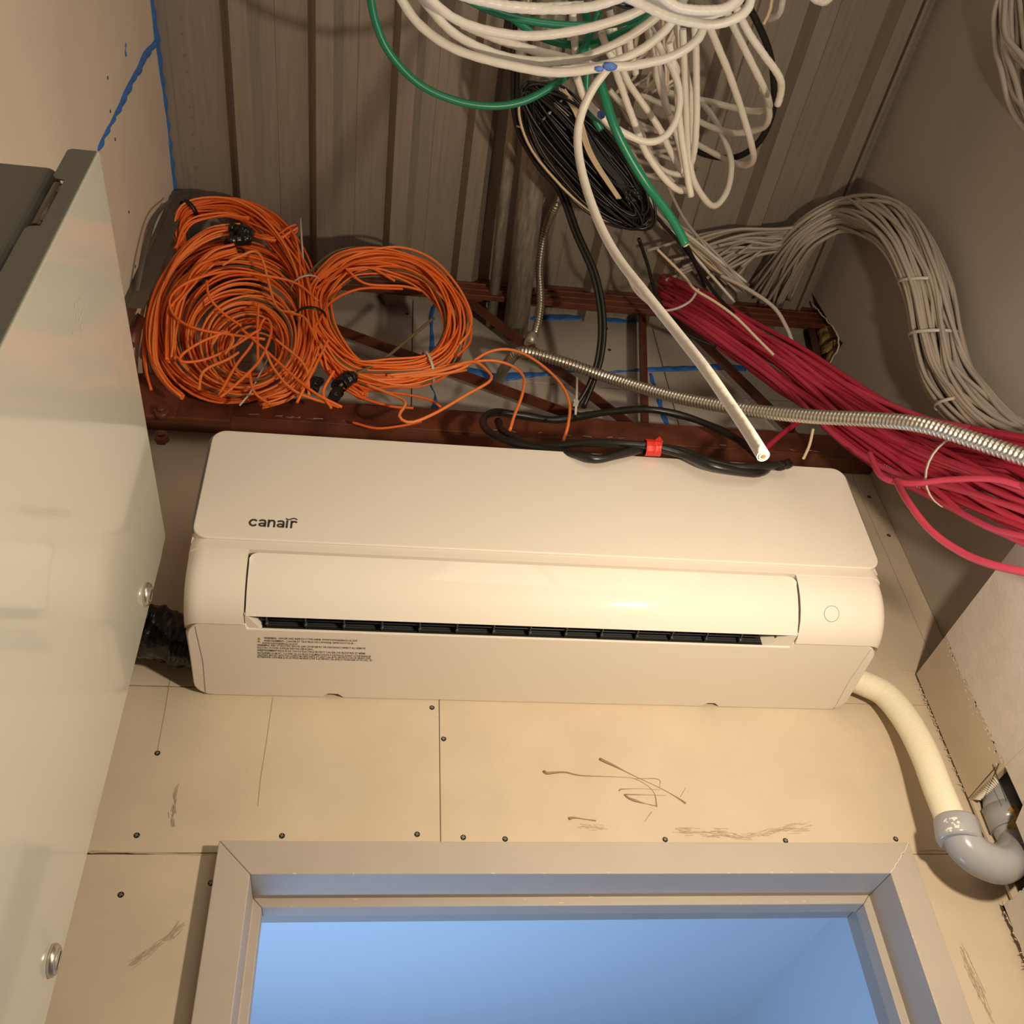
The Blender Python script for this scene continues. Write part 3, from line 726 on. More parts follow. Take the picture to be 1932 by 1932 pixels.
# outlet cavity
MB().box((LV0, 1.150, 0.852), (LV1, 1.156, 0.93)).box((LV0, 1.08, 0.929), (LV1, 1.156, 0.9305)).build('outlet_cavity', DARK, ac)
for k in range(15):
    mb = MB(); x = LV0+0.028+k*0.0545
    mb.box((x, 1.12, 0.858), (x+0.0018, 1.149, 0.90)); mb.cyl((x+0.001, 1.140, 0.8555), (x+0.001, 1.140, 0.862), 0.0022, 8)
    mb.build('outlet_vane', VANE, ac)
mb = MB()
for yy_, zz_ in ((1.136, 0.8615), (1.128, 0.866)): mb.tube([(LV0+0.02, yy_, zz_), (LV1-0.05, yy_, zz_)], 0.0009, 5)
for k in range(9): 
    z = 0.862+k*0.004; mb.box((LV0+0.02, 1.1485, z), (LV1-0.03, 1.150, z+0.001))
mb.build('outlet_rods', VANE, ac)
for (x0, x1) in ((LV0, LV0+0.022), (LV1-0.045, LV1)):
    s_ = 1 if x0 == LV0 else -1
    xa, xb = (x0, x1) if s_ > 0 else (x1, x0)
    MB().prism([(xa, 1.150), (xa, 1.112), (xb, 1.147), (xb, 1.150)], 'z', 0.8515, 0.925).build('outlet_cheek', ACM, ac)
# underside tray with wall-side notches, rounded ends
outl = []
yb0, yb1 = 1.134, 1.2995
top_z = lambda y: 0.8500-(y-1.134)*0.066
r_ = 0.028; X0, X1 = AX0+0.004, AX1-0.004
def arc(cx, cy_, a0, a1, r, n=7): return [(cx+r*math.cos(math.radians(a)), cy_+r*math.sin(math.radians(a))) for a in np.linspace(a0, a1, n)]
outl += arc(X0+0.03, yb0+0.03, 180, 270, 0.03)[:-1]
outl += [(X0+0.03, yb0)]
outl += [(LV0+0.001, yb0), (LV0+0.003, 1.1440), (LV1-0.003, 1.1440), (LV1-0.001, yb0)]
outl += arc(X1-0.03, yb0+0.03, 270, 360, 0.03)
outl += arc(X1-r_, yb1-r_, 0, 90, r_)
nx = [aY(1355, 1332, 1.3)[0], aY(1320, 1331, 1.3)[0], aY(648, 1314, 1.3)[0], aY(606, 1313, 1.3)[0]]
for a_, b_ in ((nx[0], nx[1]), (nx[2], nx[3])):
    outl += [(a_, yb1), (a_-0.009, yb1-0.0085), (b_+0.011, yb1-0.0085), (b_, yb1)]
outl += arc(X0+r_, yb1-r_, 90, 180, r_)
n = len(outl); V = [(x, y, top_z(y)) for x, y in outl]+[(x, y, top_z(y)+0.0042) for x, y in outl]
F = [tuple(range(n))[::-1], tuple(range(n, 2*n))]+[(i, (i+1) % n, n+(i+1) % n, n+i) for i in range(n)]
tray = fix(MB().add(V, F).build('bottom_tray', ACM, ac)); bevel(tray, 0.003, 3, 50)
MB().box((nx[3]-0.005, 1.285, 0.8555), (nx[0]+0.005, 1.2985, 0.875)).build('notch_backing', DARK, ac)  # dark backing behind the wall-side notches
mb = MB()
for xx, k in ((X0+0.012, 1), (X1-0.012, -1)):
    line_on(mb, [np.array([xx+0.001*k, 1.142, top_z(1.142)-.0001]), np.array([xx+0.006*k, 1.22, top_z(1.22)-.0001]), np.array([xx+0.004*k, 1.298, top_z(1.298)-.0001])], 0.0007 if k > 0 else 0.0002, (0, 0, -1))
mb.build('tray_seam', ACG, ac)
# round badge outline on the right cheek
q = [aY(1569+14*math.cos(a), 1158+15*math.sin(a), 1.0) for a in np.linspace(0, 2*math.pi, 40, endpoint=False)]
def on_curve(p):   # slide a picked direction onto the cheek curve
    zy = p[2]/p[1]
    C = np.array(curve); k = C[:, 1]/C[:, 0]; y = np.interp(-zy, -k, C[:, 0])
    return p*(y/p[1])+np.array([0, -0.0002, -0.0002])
MB().tube([on_curve(p) for p in q], 0.0004, 5, True).build('round_mark', ACG, ac)

# logo: letters as round-capped strokes
def stroke(mb, pts, w, plane, n=24):
    pts = np.array(pts, float)
    P = cr(np.c_[pts, np.zeros(len(pts))], n)[:, :2] if len(pts) > 2 else np.array([pts[0]+(pts[1]-pts[0])*t for t in np.linspace(0, 1, 4)])
    T = np.gradient(P, axis=0); T /= np.linalg.norm(T, axis=1)[:, None]; S = np.c_[-T[:, 1], T[:, 0]]*w/2
    L = [P[0]+S[0]*math.cos(a)-T[0]*w/2*math.sin(a) for a in np.linspace(math.pi, 0, 7)]   # start cap
    poly = list(P+S)+[P[-1]+S[-1]*math.cos(a)+T[-1]*w/2*math.sin(a) for a in np.linspace(0, math.pi, 7)[1:-1]]+list((P-S)[::-1])+[P[0]-S[0]*math.cos(a)-T[0]*w/2*math.sin(a) for a in np.linspace(0, math.pi, 7)[1:-1]]
    k = len(P); V = [plane(*p) for p in P+S]+[plane(*p) for p in P-S]
    F = [(i, k+i, k+i+1, i+1) for i in range(k-1)]
    mb.add(V, F)
    for c, t, s_ in ((P[0], -T[0], S[0]), (P[-1], T[-1], S[-1])):
        V = [plane(*c)]+[plane(*(c+s_*math.cos(a)+t*w/2*math.sin(a))) for a in np.linspace(0, math.pi, 9)]
        mb.add(V, [(0, i, i+1) for i in range(1, 9)])
lg0 = aY(469, 992, 1.0); lg0 *= 1.061/lg0[1]; S_ = 0.0112
def lplane(u, v):
    x = lg0[0]+u*0.01215; z = lg0[2]+v*0.0134
    return (x, ya(z)-0.0004, z)
mb = MB(); W = 0.245
A = lambda cx, cy_, rx, ry, a0, a1, n=12: [(cx+rx*math.cos(math.radians(a)), cy_+ry*math.sin(math.radians(a))) for a in np.linspace(a0, a1, n)]
stroke(mb, A(0.5, 0.5, 0.42, 0.42, 48, 312), W, lplane)                                   # c
def letter_a(x):
    stroke(mb, A(x+0.40, 0.28, 0.32, 0.19, 0, 360), W*0.9, lplane); stroke(mb, [(x+0.12, 0.84), (x+0.40, 0.92), (x+0.68, 0.84), (x+0.76, 0.6), (x+0.76, 0.07)], W, lplane)
letter_a(1.12)
stroke(mb, [(2.28, 0.07), (2.28, 0.92)], W, lplane); stroke(mb, [(2.28, 0.6), (2.42, 0.86), (2.65, 0.93), (2.88, 0.84), (2.95, 0.58), (2.95, 0.07)], W, lplane)
letter_a(3.26)
stroke(mb, [(4.42, 0.07), (4.42, 0.92)], W, lplane)
stroke(mb, [(4.95, 0.07), (4.95, 0.92)], W, lplane); stroke(mb, [(4.95, 0.68), (5.08, 0.88), (5.3, 0.93), (5.5, 0.84)], W, lplane)
stroke(mb, [(4.27, 1.30), (4.45, 1.16), (4.75, 1.22), (5.05, 1.37), (5.32, 1.36), (5.52, 1.22)], 0.16, lplane)
lo = mb.build('logo', INK, ac); tag(lo, 'dark logo reading canair')
sm = lo.modifiers.new('solid', 'SOLIDIFY'); sm.thickness = 0.0003

# warning label text on the underside
def text_mesh(s, size, bold):
    c = bpy.data.curves.new('t', 'FONT'); c.body = s; c.size = size; c.offset = size*(0.022 if bold else 0.010); c.resolution_u = 1
    o = bpy.data.objects.new('t', c); COL.objects.link(o); dg = bpy.context.evaluated_depsgraph_get(); dg.update()
    me = bpy.data.meshes.new_from_object(o.evaluated_get(dg)); V = [tuple(v.co) for v in me.vertices]; F = [tuple(p.vertices) for p in me.polygons]
    bpy.data.objects.remove(o); bpy.data.curves.remove(c); bpy.data.meshes.remove(me); return V, F
rows = [(1203.5, 498, 675, [('WARNING:', 1), (' CANCER AND REPRODUCTIVE HARM- WWW.P65WARNINGS.CA.GOV', 0)]),
        (1208.6, 498, 670, [('AVERTISSEMENT:', 1), (' CANCER ET TROUBLES DE L\'APPAREIL REPRODUCTEUR -', 0)]),
        (1213.4, 495, 562, [('WWW.P65WARNINGS.CA.GOV', 0)]),
        (1217.0, 485.5, 690, [('WARNING:', 1), (' RISK OF ELECTRIC SHOCK.CAN CAUSE INJURY OR DEATH:DISCONNECT ALL REMOTE', 0)]),
        (1221.8, 485.5, 592, [('ELECTRIC POWER SUPPLIES BEFORE SERVICING.', 0)]),
        (1226.6, 485.5, 690, [('AVERTISSEMENT:', 1), ('RISQUE DE CHOCS \u00c9LECTRIQUES.PEUT CAUSER DES BLESSURES ET M\u00caME', 0)]),
        (1231.6, 485.5, 701, [('ENTRA\u00ceNER LA MORT. COUPER LES SOURCES D\'ALIMENTATION \u00c0 DISTANCE AVANT LE D\u00c9PANNAGE.', 0)]),
        (1235.6, 485.5, 701, [('CAUTION:', 1), (' MOUNT WITH THE LOWEST MOVING PARTS AT LEAST 2.4m (8 FT) ABOVE FLOOR OR GRADE LEVEL.', 0)]),
        (1239.4, 485.5, 702, [('ATTENTION:', 1), (' S\'ASSURER QUE LES PI\u00c8CES MOBILES SONT \u00c0 AU MOINS 2.4m (8 PI) DU PLANCHER OU DU SOL.  B1', 0)])]
def under(px, py):          # point of the tray underside in this direction
    d = ray(px, py); t = (0.8500+1.134*0.066)/(d[2]+0.066*d[1]); return d*t
mb = MB()
for (py, xa, xb, segs) in rows:
    P0 = under(xa, py+1.5); P1 = under(xb, py+1.5+(xb-xa)*0.032); width = np.linalg.norm(P1-P0)
    VV, FF, cur = [], [], 0.0
    for s, bd in segs:
        V, F = text_mesh(s.replace(' ', '  ') if False else s, 1.0, bd)
        mx = max(v[0] for v in V)+0.12+(0.25 if s.endswith(' ') else 0)
        lead = 0.0
        b = len(VV); VV += [(v[0]+cur+lead, v[1]) for v in V]; FF += [tuple(i+b for i in f) for f in F]; cur += mx
    sx = width/cur; hy = 0.0060
    dx = (P1-P0)/width
    for i, (u, v) in enumerate(VV):
        p = P0+dx*(u*sx)+np.array([0, -1, 0.066])*(v*hy); p[2] -= 0.00025; VV[i] = tuple(p)
    mb.add(VV, FF)
wlab = mb.build('warning_label', INK, ac); tag(wlab, 'small black printed warning text')
mb = MB(); mk = MB()
for py in (1204.5, 1209.5):
    A_, B_, C_ = under(484.8, py+2.2), under(492.0, py+2.4), under(488.3, py-2.6)
    for v in (A_, B_, C_): v[2] -= 0.00025
    mb.add([A_, C_, B_], [(0, 1, 2)]); c_ = (A_+B_+C_)/3; 
    e1, e2 = c_+(C_-c_)*0.5, c_-(C_-c_)*0.3
    for v in (e1, e2): v[2] -= 0.0002
    mk.tube([e1, e2], 0.0003, 4)
ty = mb.build('warning_triangle', YEL, ac); mk.build('exclamation_mark', INK, ty)

# black-wrapped pipe set leaving the left side of the unit
lw = thing('wrapped_pipe_set', 'black plastic wrapped pipes leaving the left side of the air conditioner', 'pipe', (-0.35, 1.26, 0.86))
n = 60; P = cr([(-0.215, 1.262, 0.900), (-0.27, 1.255, 0.903), (-0.33, 1.250, 0.918), (-0.40, 1.248, 0.935), (-0.452, 1.25, 0.945)], n)
rr = np.interp(np.linspace(0, 1, n), [0, .25, .45, .6, 1], [0.034, 0.036, 0.041, 0.043, 0.046])
T, N_, B_ = frames(P); V = []; F = []; k = 28
for i in range(n):
    for j in range(k):
        a = 2*math.pi*j/k; r1 = rr[i]*(1+0.07*math.sin(3*a+i*0.35)+0.05*math.sin(7*a-i*0.8)+0.035*math.sin(i*1.9+a)+random.uniform(-.012, .012))
        p = P[i]+r1*(math.cos(a)*N_[i]+math.sin(a)*B_[i]); p[1] = min(p[1], 1.2985); V.append(p)
for i in range(n-1):
    for j in range(k): F.append((i*k+j, i*k+(j+1) % k, (i+1)*k+(j+1) % k, (i+1)*k+j))
F += [tuple(range(k))[::-1], tuple((n-1)*k+j for j in range(k))]
MB().add(V, F, True).build('plastic_wrap', BLKT, lw)
flex(MB(), [(-0.225, 1.235, 0.866), (-0.25, 1.235, 0.866), (-0.285, 1.237, 0.872)], 0.014, 0.007, 0.004).build('ribbed_hose_end', BLK, lw)

# ------------------------------------------------------------------ DRAIN HOSE AND TRAP
dh = thing('drain_hose', 'ribbed cream drain hose from the unit down into the grey trap', 'hose', aY(1800, 1545, 1.2))
flex(MB(), [aY(1590, 1275, 1.262), aY(1632, 1290, 1.262), aY(1672, 1312, 1.26), aY(1712, 1362, 1.25), aY(1745, 1425, 1.235), aY(1770, 1490, 1.22), aY(1795, 1550, 1.205), aY(1805, 1570, 1.2)], 0.0218, 0.0027, 0.0005, 20).build('ribbed_tube', HOSE, dh)
tr = thing('drain_trap', 'grey plastic U-shaped drain trap entering the slot by the door', 'drain trap', aY(1880, 1670, 1.2))
c0, c1 = aY(1803, 1548, 1.198), aY(1810, 1585, 1.198)
d = (c1-c0)/np.linalg.norm(c1-c0)
mb = MB().tube([c0, c0+d*0.003, c1, c1+d*0.005], [0.029, 0.0308, 0.0308, 0.028], 28)
mb.build('hub', PVC, tr)
MB().tube([c0-d*0.0005, c0+d*0.0003], [0.026, 0.026], 28).build('hub_mouth', DARK, tr)
arm = aX(1898, 1542, 0.978)
path = [aY(1809, 1572, 1.198), aY(1824, 1598, 1.199), aY(1853, 1621, 1.203), aY(1892, 1630, 1.212), arm+[-0.008, -0.008, -0.050], arm+[0, 0, -0.018], arm+[0, 0, 0.01]]
MB().tube(cr(path, 48), 0.0265, 26).build('u_bend', PVC, tr)
MB().tube([arm+[0, 0, -0.020], arm+[0.001, 0, 0.016]], 0.0300, 26).build('outlet_collar', PVC, tr)
MB().tube(cr([arm, arm+[0.003, 0, 0.02], arm+[0.02, -0.004, 0.06], arm+[0.05, -0.004, 0.09]], 14), 0.0275, 22).build('outlet_bend', PVC, tr)
q = cr(path, 48)[19]+np.array([-0.014, -0.004, -0.020])
MB().tube([q, q+[-0.005, -0.001, -0.009]], [0.007, 0.006], 12).build('drain_nub', PVC, tr)
mb = MB()
for k in range(60):
    q = aY(random.gauss(1893, 12), random.gauss(1638, 10), 1.186); dd = np.array([random.gauss(0, .1), -1, random.gauss(-0.3, .2)]); dd /= np.linalg.norm(dd)
for k in range(22):
    P_ = cr(path, 48); i = random.choice(range(24, 33)); a = random.gauss(-0.2, 0.35); v = np.array([0.25, -math.cos(a), math.sin(a)]); v /= np.linalg.norm(v)
    q = P_[i]+v*0.0263; s_ = random.uniform(.0008, .0022); mb.cyl(q, q+v*0.0006, s_, 5)
mb.build('plaster_splash', PLAST, tr)['kind'] = 'stuff'
mb = MB()
for k in range(24):
    a = random.uniform(-2.6, -2.0); v = np.array([math.cos(a), math.sin(a), 0]); q = c0+d*random.uniform(.008, .026)+v*0.0305
    mb.cyl(q, q+v*0.0006, random.uniform(.001, .0025), 6)
mb.build('plaster_fleck', PLAST, tr)['kind'] = 'stuff'

# ------------------------------------------------------------------ WALL CABINET (left)
cb = thing('wall_cabinet', 'sage-grey steel equipment cabinet with two round locks on the left wall', 'cabinet', (-0.38, 0.8, 0.22))
CX = -0.300
y0c, y1c, z0c, z1c = 0.516, 1.117, 0.225, 0.990
door = MB(); outl = [(y0c, z0c), (y1c, z0c), (y1c, z1c), (y0c, z1c)]
door.box((CX-0.003, y0c, z0c), (CX, y1c, z1c))
dd_ = bevel(door.build('door', CABM, cb), 0.0012, 3)
# return flange towards the camera side with the hinge cut-out
fz = [(CX-0.0025, z0c), (CX-0.031, z0c), (CX-0.031, 0.83), (CX-0.0285, 0.835), (CX-0.019, 0.838), (CX-0.019, 0.925), (CX-0.0285, 0.928), (CX-0.031, 0.933), (CX-0.031, z1c-0.004), (CX-0.0275, z1c), (CX-0.0025, z1c)]
bevel(MB().prism(fz, 'y', y0c-0.0003, y0c+0.002).build('door_flange', CABD, dd_), 0.0006, 1)
mb = MB().box((CX-0.03, y0c+.002, z1c-0.002), (CX-0.003, y1c-0.001, z1c-0.0003)).box((CX-0.03, y1c-0.002, z0c), (CX-0.003, y1c-0.0005, z1c-0.002)).box((CX-0.03, y0c+.002, z0c+0.0003), (CX-0.003, y1c-0.001, z0c+0.002))
mb.build('door_return', CABM, dd_)
hg = MB().cyl((CX-0.0245, y0c+0.006, 0.842), (CX-0.0245, y0c+0.006, 0.921), 0.0055, 16)
for z in (0.848, 0.902): hg.box((CX-0.021, y0c+0.0005, z), (CX-0.0135, y0c+0.004, z+0.012))
hg.build('hinge', STRAP, cb)
body = MB(); pol = rrect(LX+0.002, CX-0.042, 0.535, 1.100, 0.012, 5, (0, 1, 1, 0))
body.prism(pol, 'z', 0.235, 0.985)
bd = fix(body.build('body', CABD, cb)); bevel(bd, 0.006, 3, 50)
for pp, r in (((274, 1121), 0.0165), ((96, 1812), 0.0165)):
    c = aX(*pp, CX); k = MB()
    k.tube([c, c+XN*0.0035, c+XN*0.0065, c+XN*0.007], [r, r, r*0.86, r*0.80], 32)
    lk = k.build('lock', CHROME, cb)
    MB().tube([c+XN*0.0068, c+XN*0.0076], [r*0.62, r*0.60], 24).build('lock_core', STEEL, lk)
    MB().box(c+[0.0074, -0.0014, -0.009], c+[0.0080, 0.0014, 0.009]).build('key_slot', SCREW, lk)
mb = MB()
for k in range(16):
    p = aX(150+random.uniform(-12, 12), 560+k*4+random.uniform(-8, 8), CX); line_on(mb, [p+XN*0.0001, p+XN*0.0001+[0, random.uniform(.001, .003), -random.uniform(.004, .012)]], 0.0005, XN)
mb.build('scratches', PLAST, dd_)['kind'] = 'stuff'

# ------------------------------------------------------------------ ORANGE COILS
oc = thing('cable_coil', 'big tangled coil of orange cable resting on the joist at left', 'cable coil', aL(450, 760))
def loop(cx, cy_, rx, ry, dep, n=52, a=0.0, wa=2.5):
    ph1, ph2, ph3 = [random.uniform(0, 6.28) for _ in range(3)]; out = []
    for t in np.linspace(0, 2*math.pi, n, endpoint=False):
        k = 1+0.02*math.sin(2*t+ph1)+0.015*math.sin(3*t+ph2)
        x, y = rx*k*math.cos(t), ry*k*math.sin(t)
        out.append(aL(cx+x*math.cos(a)-y*math.sin(a), cy_+x*math.sin(a)+y*math.cos(a), dep+0.010*math.sin(t+ph3)))
    return np.array(out)
for k in range(66):
    u = ((k+0.5)/66)**0.85; jx, jy = random.gauss(0, 4), random.gauss(0, 4)
    cx, cy_ = 482+(436-482)*u+jx, 668+(604-668)*u+jy
    rx, ry = 44+(152-44)*u+random.gauss(0, 3), 42+(150-42)*u+random.gauss(0, 3)
    hump = 0.055*math.sin(math.pi*min(1, u*0.9+0.05)); dep = random.uniform(-0.02, 1)*hump+0.005
    MB().tube(loop(cx, cy_, rx, ry, dep, a=random.uniform(-.25, .25)), 0.00235, 6, True).build('cable_loop', OLIVE if k % 13 == 6 else random.choice(ORANGE), oc)
def orange_path(pts, dep, R, n, r=0.00235, tw=0.7, jit=0.15, par=None, cut=0.0, npts=44, mats=None):
    return bundle(par or oc, [aL(p[0], p[1], dep if len(p) < 3 else p[2]) for p in pts], R, n, r, mats or ORANGE, 'cable_loop', twist=tw, npts=npts, jit=jit, cut=cut)
orange_path([(345, 470), (338, 428), (352, 398), (400, 386), (450, 390), (505, 420), (552, 475), (582, 540), (588, 610), (578, 680), (545, 735), (490, 758)], 0.045, [0.010, 0.014, 0.020, 0.024, 0.028, 0.028, 0.026, 0.024, 0.024, 0.024, 0.022, 0.016], 32, cut=0.04, npts=56)
orange_path([(470, 412), (420, 406), (360, 420), (330, 470)], 0.06, 0.005, 3)
orange_path([(455, 432), (400, 440), (345, 480), (305, 545), (288, 610), (292, 680), (318, 725), (345, 748)], 0.062, [0.010, 0.012, 0.012, 0.011, 0.010, 0.010, 0.008, 0.006], 13, cut=0.02)
orange_path([(445, 470), (400, 485), (350, 540), (325, 610), (322, 680)], 0.066, 0.011, 9)
orange_path([(560, 430), (520, 450), (480, 440)], 0.06, 0.008, 5)
orange_path([(274, 600), (272, 650), (276, 700), (285, 735)], 0.05, 0.002, 2)
orange_path([(595, 610), (612, 670), (645, 715), (690, 745)], 0.04, 0.014, 12)
for L_ in ([(600, 568), (560, 535), (500, 520), (430, 512), (360, 530), (322, 560), (328, 595), (370, 620), (440, 632), (500, 640)],
           [(430, 625), (380, 645), (345, 668), (342, 682), (380, 680), (430, 660), (492, 620)],
           [(488, 572), (486, 620), (487, 688)], [(390, 530), (395, 560), (420, 590), (455, 615)],
           [(455, 620), (500, 660), (560, 715), (600, 745), (645, 768)], [(500, 660), (520, 700), (560, 740), (640, 768)],
           [(412, 748), (445, 690), (475, 650), (500, 600), (512, 625), (490, 680), (440, 730), (415, 750)],
           [(375, 735), (385, 700), (430, 678), (450, 665)], [(400, 650), (420, 625), (440, 640), (425, 668)],
           [(555, 590), (520, 575), (490, 480), (450, 485), (420, 500)], [(470, 700), (480, 740), (510, 763)], [(630, 700), (610, 740), (625, 770)],
           [(545, 590), (575, 600), (596, 640)], [(620, 640), (590, 700), (560, 760)], [(520, 640), (575, 690), (583, 745)]):
    P = [aL(x, y, 0.085+random.uniform(-.006, .012)) for x, y in L_]
    MB().tube(cr(P, 46), 0.0027, 7).build('loose_cable', random.choice([ORANGE[0], ORANGE[2]]), oc)
def blob(par, c, r, m, nm, sc=(1, 1, 1)):
    mb = MB(); V = []; F = []; a, b = 10, 14
    for i in range(a+1):
        for j in range(b):
            t, p = math.pi*i/a, 2*math.pi*j/b; rr = r*(1+random.uniform(-.12, .12)); V.append(np.array(c)+[rr*sc[0]*math.sin(t)*math.cos(p), rr*sc[1]*math.sin(t)*math.sin(p), rr*sc[2]*math.cos(t)])
    for i in range(a):
        for j in range(b): F.append((i*b+j, (i+1)*b+j, (i+1)*b+(j+1) % b, i*b+(j+1) % b))
    return mb.add(V, F, True).build(nm, m, par)
def wrap(par, a, b, r, nm='black_tape', m=None):
    P = cr([a, (a+b)/2+[0, -0.001, 0.001], b], 14)
    MB().tube(P+rng.normal(0, 0.0006, P.shape), r*(1+rng.uniform(-.06, .08, 14)), 11, flat=(1, 0.8)).build(nm, m or BLKT, par)
wrap(oc, aL(436, 432, 0.066), aL(470, 444, 0.064), 0.0135); wrap(oc, aL(428, 458, 0.070), aL(474, 452, 0.066), 0.0125)
wrap(oc, aL(452, 438, 0.078), aL(462, 452, 0.078), 0.008)
MB().tube([aL(438, 440, .08), aL(434, 458, .08)], 0.006, 7).build('black_tape', BLKT, oc)
tie(oc, aL(357, 396, 0.045), aL(400, 386, .045)-aL(338, 428, .045), 0.021, BLK, 'black_tie', 0.008)
tie(oc, aL(586, 600, 0.045), aL(590, 640, .045)-aL(588, 570, .045), 0.030, BLK, 'black_tie', 0.006)
tie(oc, aL(578, 540, 0.045), aL(588, 570, .045)-aL(552, 475, .045), 0.0295, TIEW, 'zip_tie', 0.004)
MB().tube([aL(572, 490, 0.06), aL(569, 450, 0.07), aL(567, 412, 0.08)], 0.0022, 5, flat=(1, .5)).build('zip_tie_tail', TIEW, oc)
MB().tube([aL(600, 600, 0.03), aL(612, 590, 0.03), aL(620, 566, 0.03)], 0.0018, 5, flat=(1, .5)).build('black_tie_tail', BLK, oc)
MB().tube([aL(508, 672, 0.05), aL(470, 745, 0.06), aL(452, 765, 0.065)], 0.0022, 5, flat=(1, .5)).build('zip_tie_tail', TIEW, oc)

o2 = thing('cable_coil', 'smaller oval coil of orange cable tied beside the big tangled one', 'cable coil', aL(740, 715))
bundle(o2, [aL(x, y, 0.03) for x, y in ((596, 560), (640, 508), (690, 494), (750, 498), (805, 522), (845, 570), (857, 620), (838, 672), (795, 700), (730, 706), (670, 698), (625, 655), (600, 610))], 0.028, 40, 0.0024, ORANGE+[ORANGE[0]]*4+[OLIVE], 'cable_loop', closed=True, npts=80, jit=0.22)
for L_ in ([(590, 535), (650, 490), (740, 466), (810, 485), (860, 535), (888, 590), (885, 625), (866, 650)], [(595, 545), (670, 495), (760, 490), (840, 530), (880, 580), (888, 640), (862, 672)],
           [(655, 508), (700, 506), (745, 530)], [(652, 506), (690, 535), (760, 540), (795, 548)], [(600, 525), (680, 478), (760, 485), (850, 540)], [(600, 610), (625, 570), (680, 545), (760, 545)]):
    MB().tube(cr([aL(x, y, 0.062) for x, y in L_], 46), 0.0027, 7).build('loose_cable', random.choice(ORANGE), o2)
MB().tube(cr([aL(818, 600, 0.02), aL(770, 640, 0.03), aL(720, 680, 0.05), aL(660, 712, 0.06), aL(640, 730, 0.06)], 30), 0.0032, 7).build('loose_cable', OLIVE, o2)
q0, q1 = aL(808, 693, 0.03), aL(760, 704, .03); tie(o2, q0, q1-q0, 0.031, TIEW, 'zip_tie', 0.005)
wrap(o2, aL(662, 712, 0.05), aL(640, 728, 0.055), 0.017); wrap(o2, aL(640, 738, 0.055), aL(628, 752, 0.055), 0.013); wrap(o2, aL(600, 715, 0.05), aL(588, 738, 0.05), 0.012)
orange_path([(600, 640), (640, 690), (700, 715), (760, 720), (830, 700), (880, 690)], 0.045, 0.010, 9, par=o2)
for L_ in ([(620, 700), (660, 740), (730, 765), (780, 770)], [(640, 715), (700, 735), (770, 745), (812, 755), (832, 768)]):
    MB().tube(cr([aL(x, y, 0.05) for x, y in L_], 36), 0.0026, 7).build('loose_cable', ORANGE[1], o2)
for nm, L_ in (('orange cable tail ending above the left black cables', [(740, 712, .05), (820, 702, .06), (880, 686, .07), (925, 680, .07), (965, 690, .07), (988, 712, .08), (985, 745, .10), (970, 785, .12), (962, 812, .13)]),
               ('orange cable tail curving out furthest to the right', [(770, 712, .05), (860, 700, .06), (920, 665, .07), (965, 660, .07), (1010, 680, .08), (1055, 720, .10), (1074, 760, .12), (1072, 800, .14), (1063, 832, .15)]),
               ('orange cable drooping in a loop below the oval coil', [(730, 708, .05), (830, 698, .06), (890, 682, .08), (920, 700, .09), (925, 718, .1), (880, 745, .11), (820, 780, .12), (775, 797, .12), (753, 785, .12), (765, 760, .11), (740, 745, .09), (690, 725, .07)])):
    tag(MB().tube(cr([aL(x, y, d_) for x, y, d_ in L_], 60), 0.0029, 8).build('orange_cable', ORANGE[2]), nm, 'cable')
tag(MB().tube(cr([aY(665, 797, 1.235), aY(710, 808, 1.235), aY(760, 803, 1.235), aY(795, 795, 1.235)], 30), 0.0026, 8).build('orange_cable', ORANGE[1]), 'dim orange cable sagging across the lower joist chord', 'cable')

# ------------------------------------------------------------------ GREY-WHITE BUNDLE ON THE RIGHT WALL
gb = thing('cable_bundle', 'thick bundle of grey-white cables arching over the right wall', 'cable bundle', aX(1930, 830, 0.99))
gp = [aY(1455, 545, 1.20), aZ(1500, 470, 1.90), aZ(1535, 432, 1.885), aX(1600, 402, 0.985), aX(1665, 415, 0.975), aX(1710, 455, 0.975), aX(1738, 510, 0.980), aX(1755, 560, 0.985), aX(1770, 640, 0.985), aX(1790, 710, 0.985), aX(1830, 765, 0.985), aX(1880, 810, 0.985), aX(1960, 850, 0.985)]
bundle(gb, gp, [0.052, 0.042, 0.036, 0.038, 0.040, 0.041, 0.040, 0.039, 0.040, 0.042, 0.040, 0.034, 0.03], 84, 0.0038, GREYC, npts=64, twist=0.3, jit=0.06, sides=7)
gq = [gp[3], gp[2], aZ(1490, 445, 1.91), aZ(1430, 462, 1.93), aZ(1380, 475, 1.93)]
for k in range(24):
    e = aZ(random.uniform(1215, 1400), random.uniform(455, 530), 1.90); e[1] = min(e[1], 1.215)
    j = rng.normal(0, 0.014, 3); m1 = aZ(1500+random.uniform(-20, 25), 440+random.uniform(-10, 25), 1.90)
    mid = (e+m1)/2+np.array([0, 0, 0.02+random.uniform(-.01, .02)])
    P = cr([gp[4]+j, gp[3]+j, m1, mid, e], 44); P[:, 2] = np.minimum(P[:, 2], 1.944)
    MB().tube(P, 0.0038, 7).build('cable', GREYC, gb)
for a_, b_ in (((1716, 540), (1772, 525)), ((1732, 640), (1800, 622)), ((1790, 775), (1845, 750))):
    pa, pb = aX(*a_, 0.985), aX(*b_, 0.985); c = (pa+pb)/2; dirv = np.cross(pb-pa, XN)
    tie(gb, c, dirv, 0.0445, TIEW, 'zip_tie', 0.0055, flat=(1, 1)); 
    blob(gb, pa+[-0.012, 0, 0], 0.006, TIEW, 'tie_head')

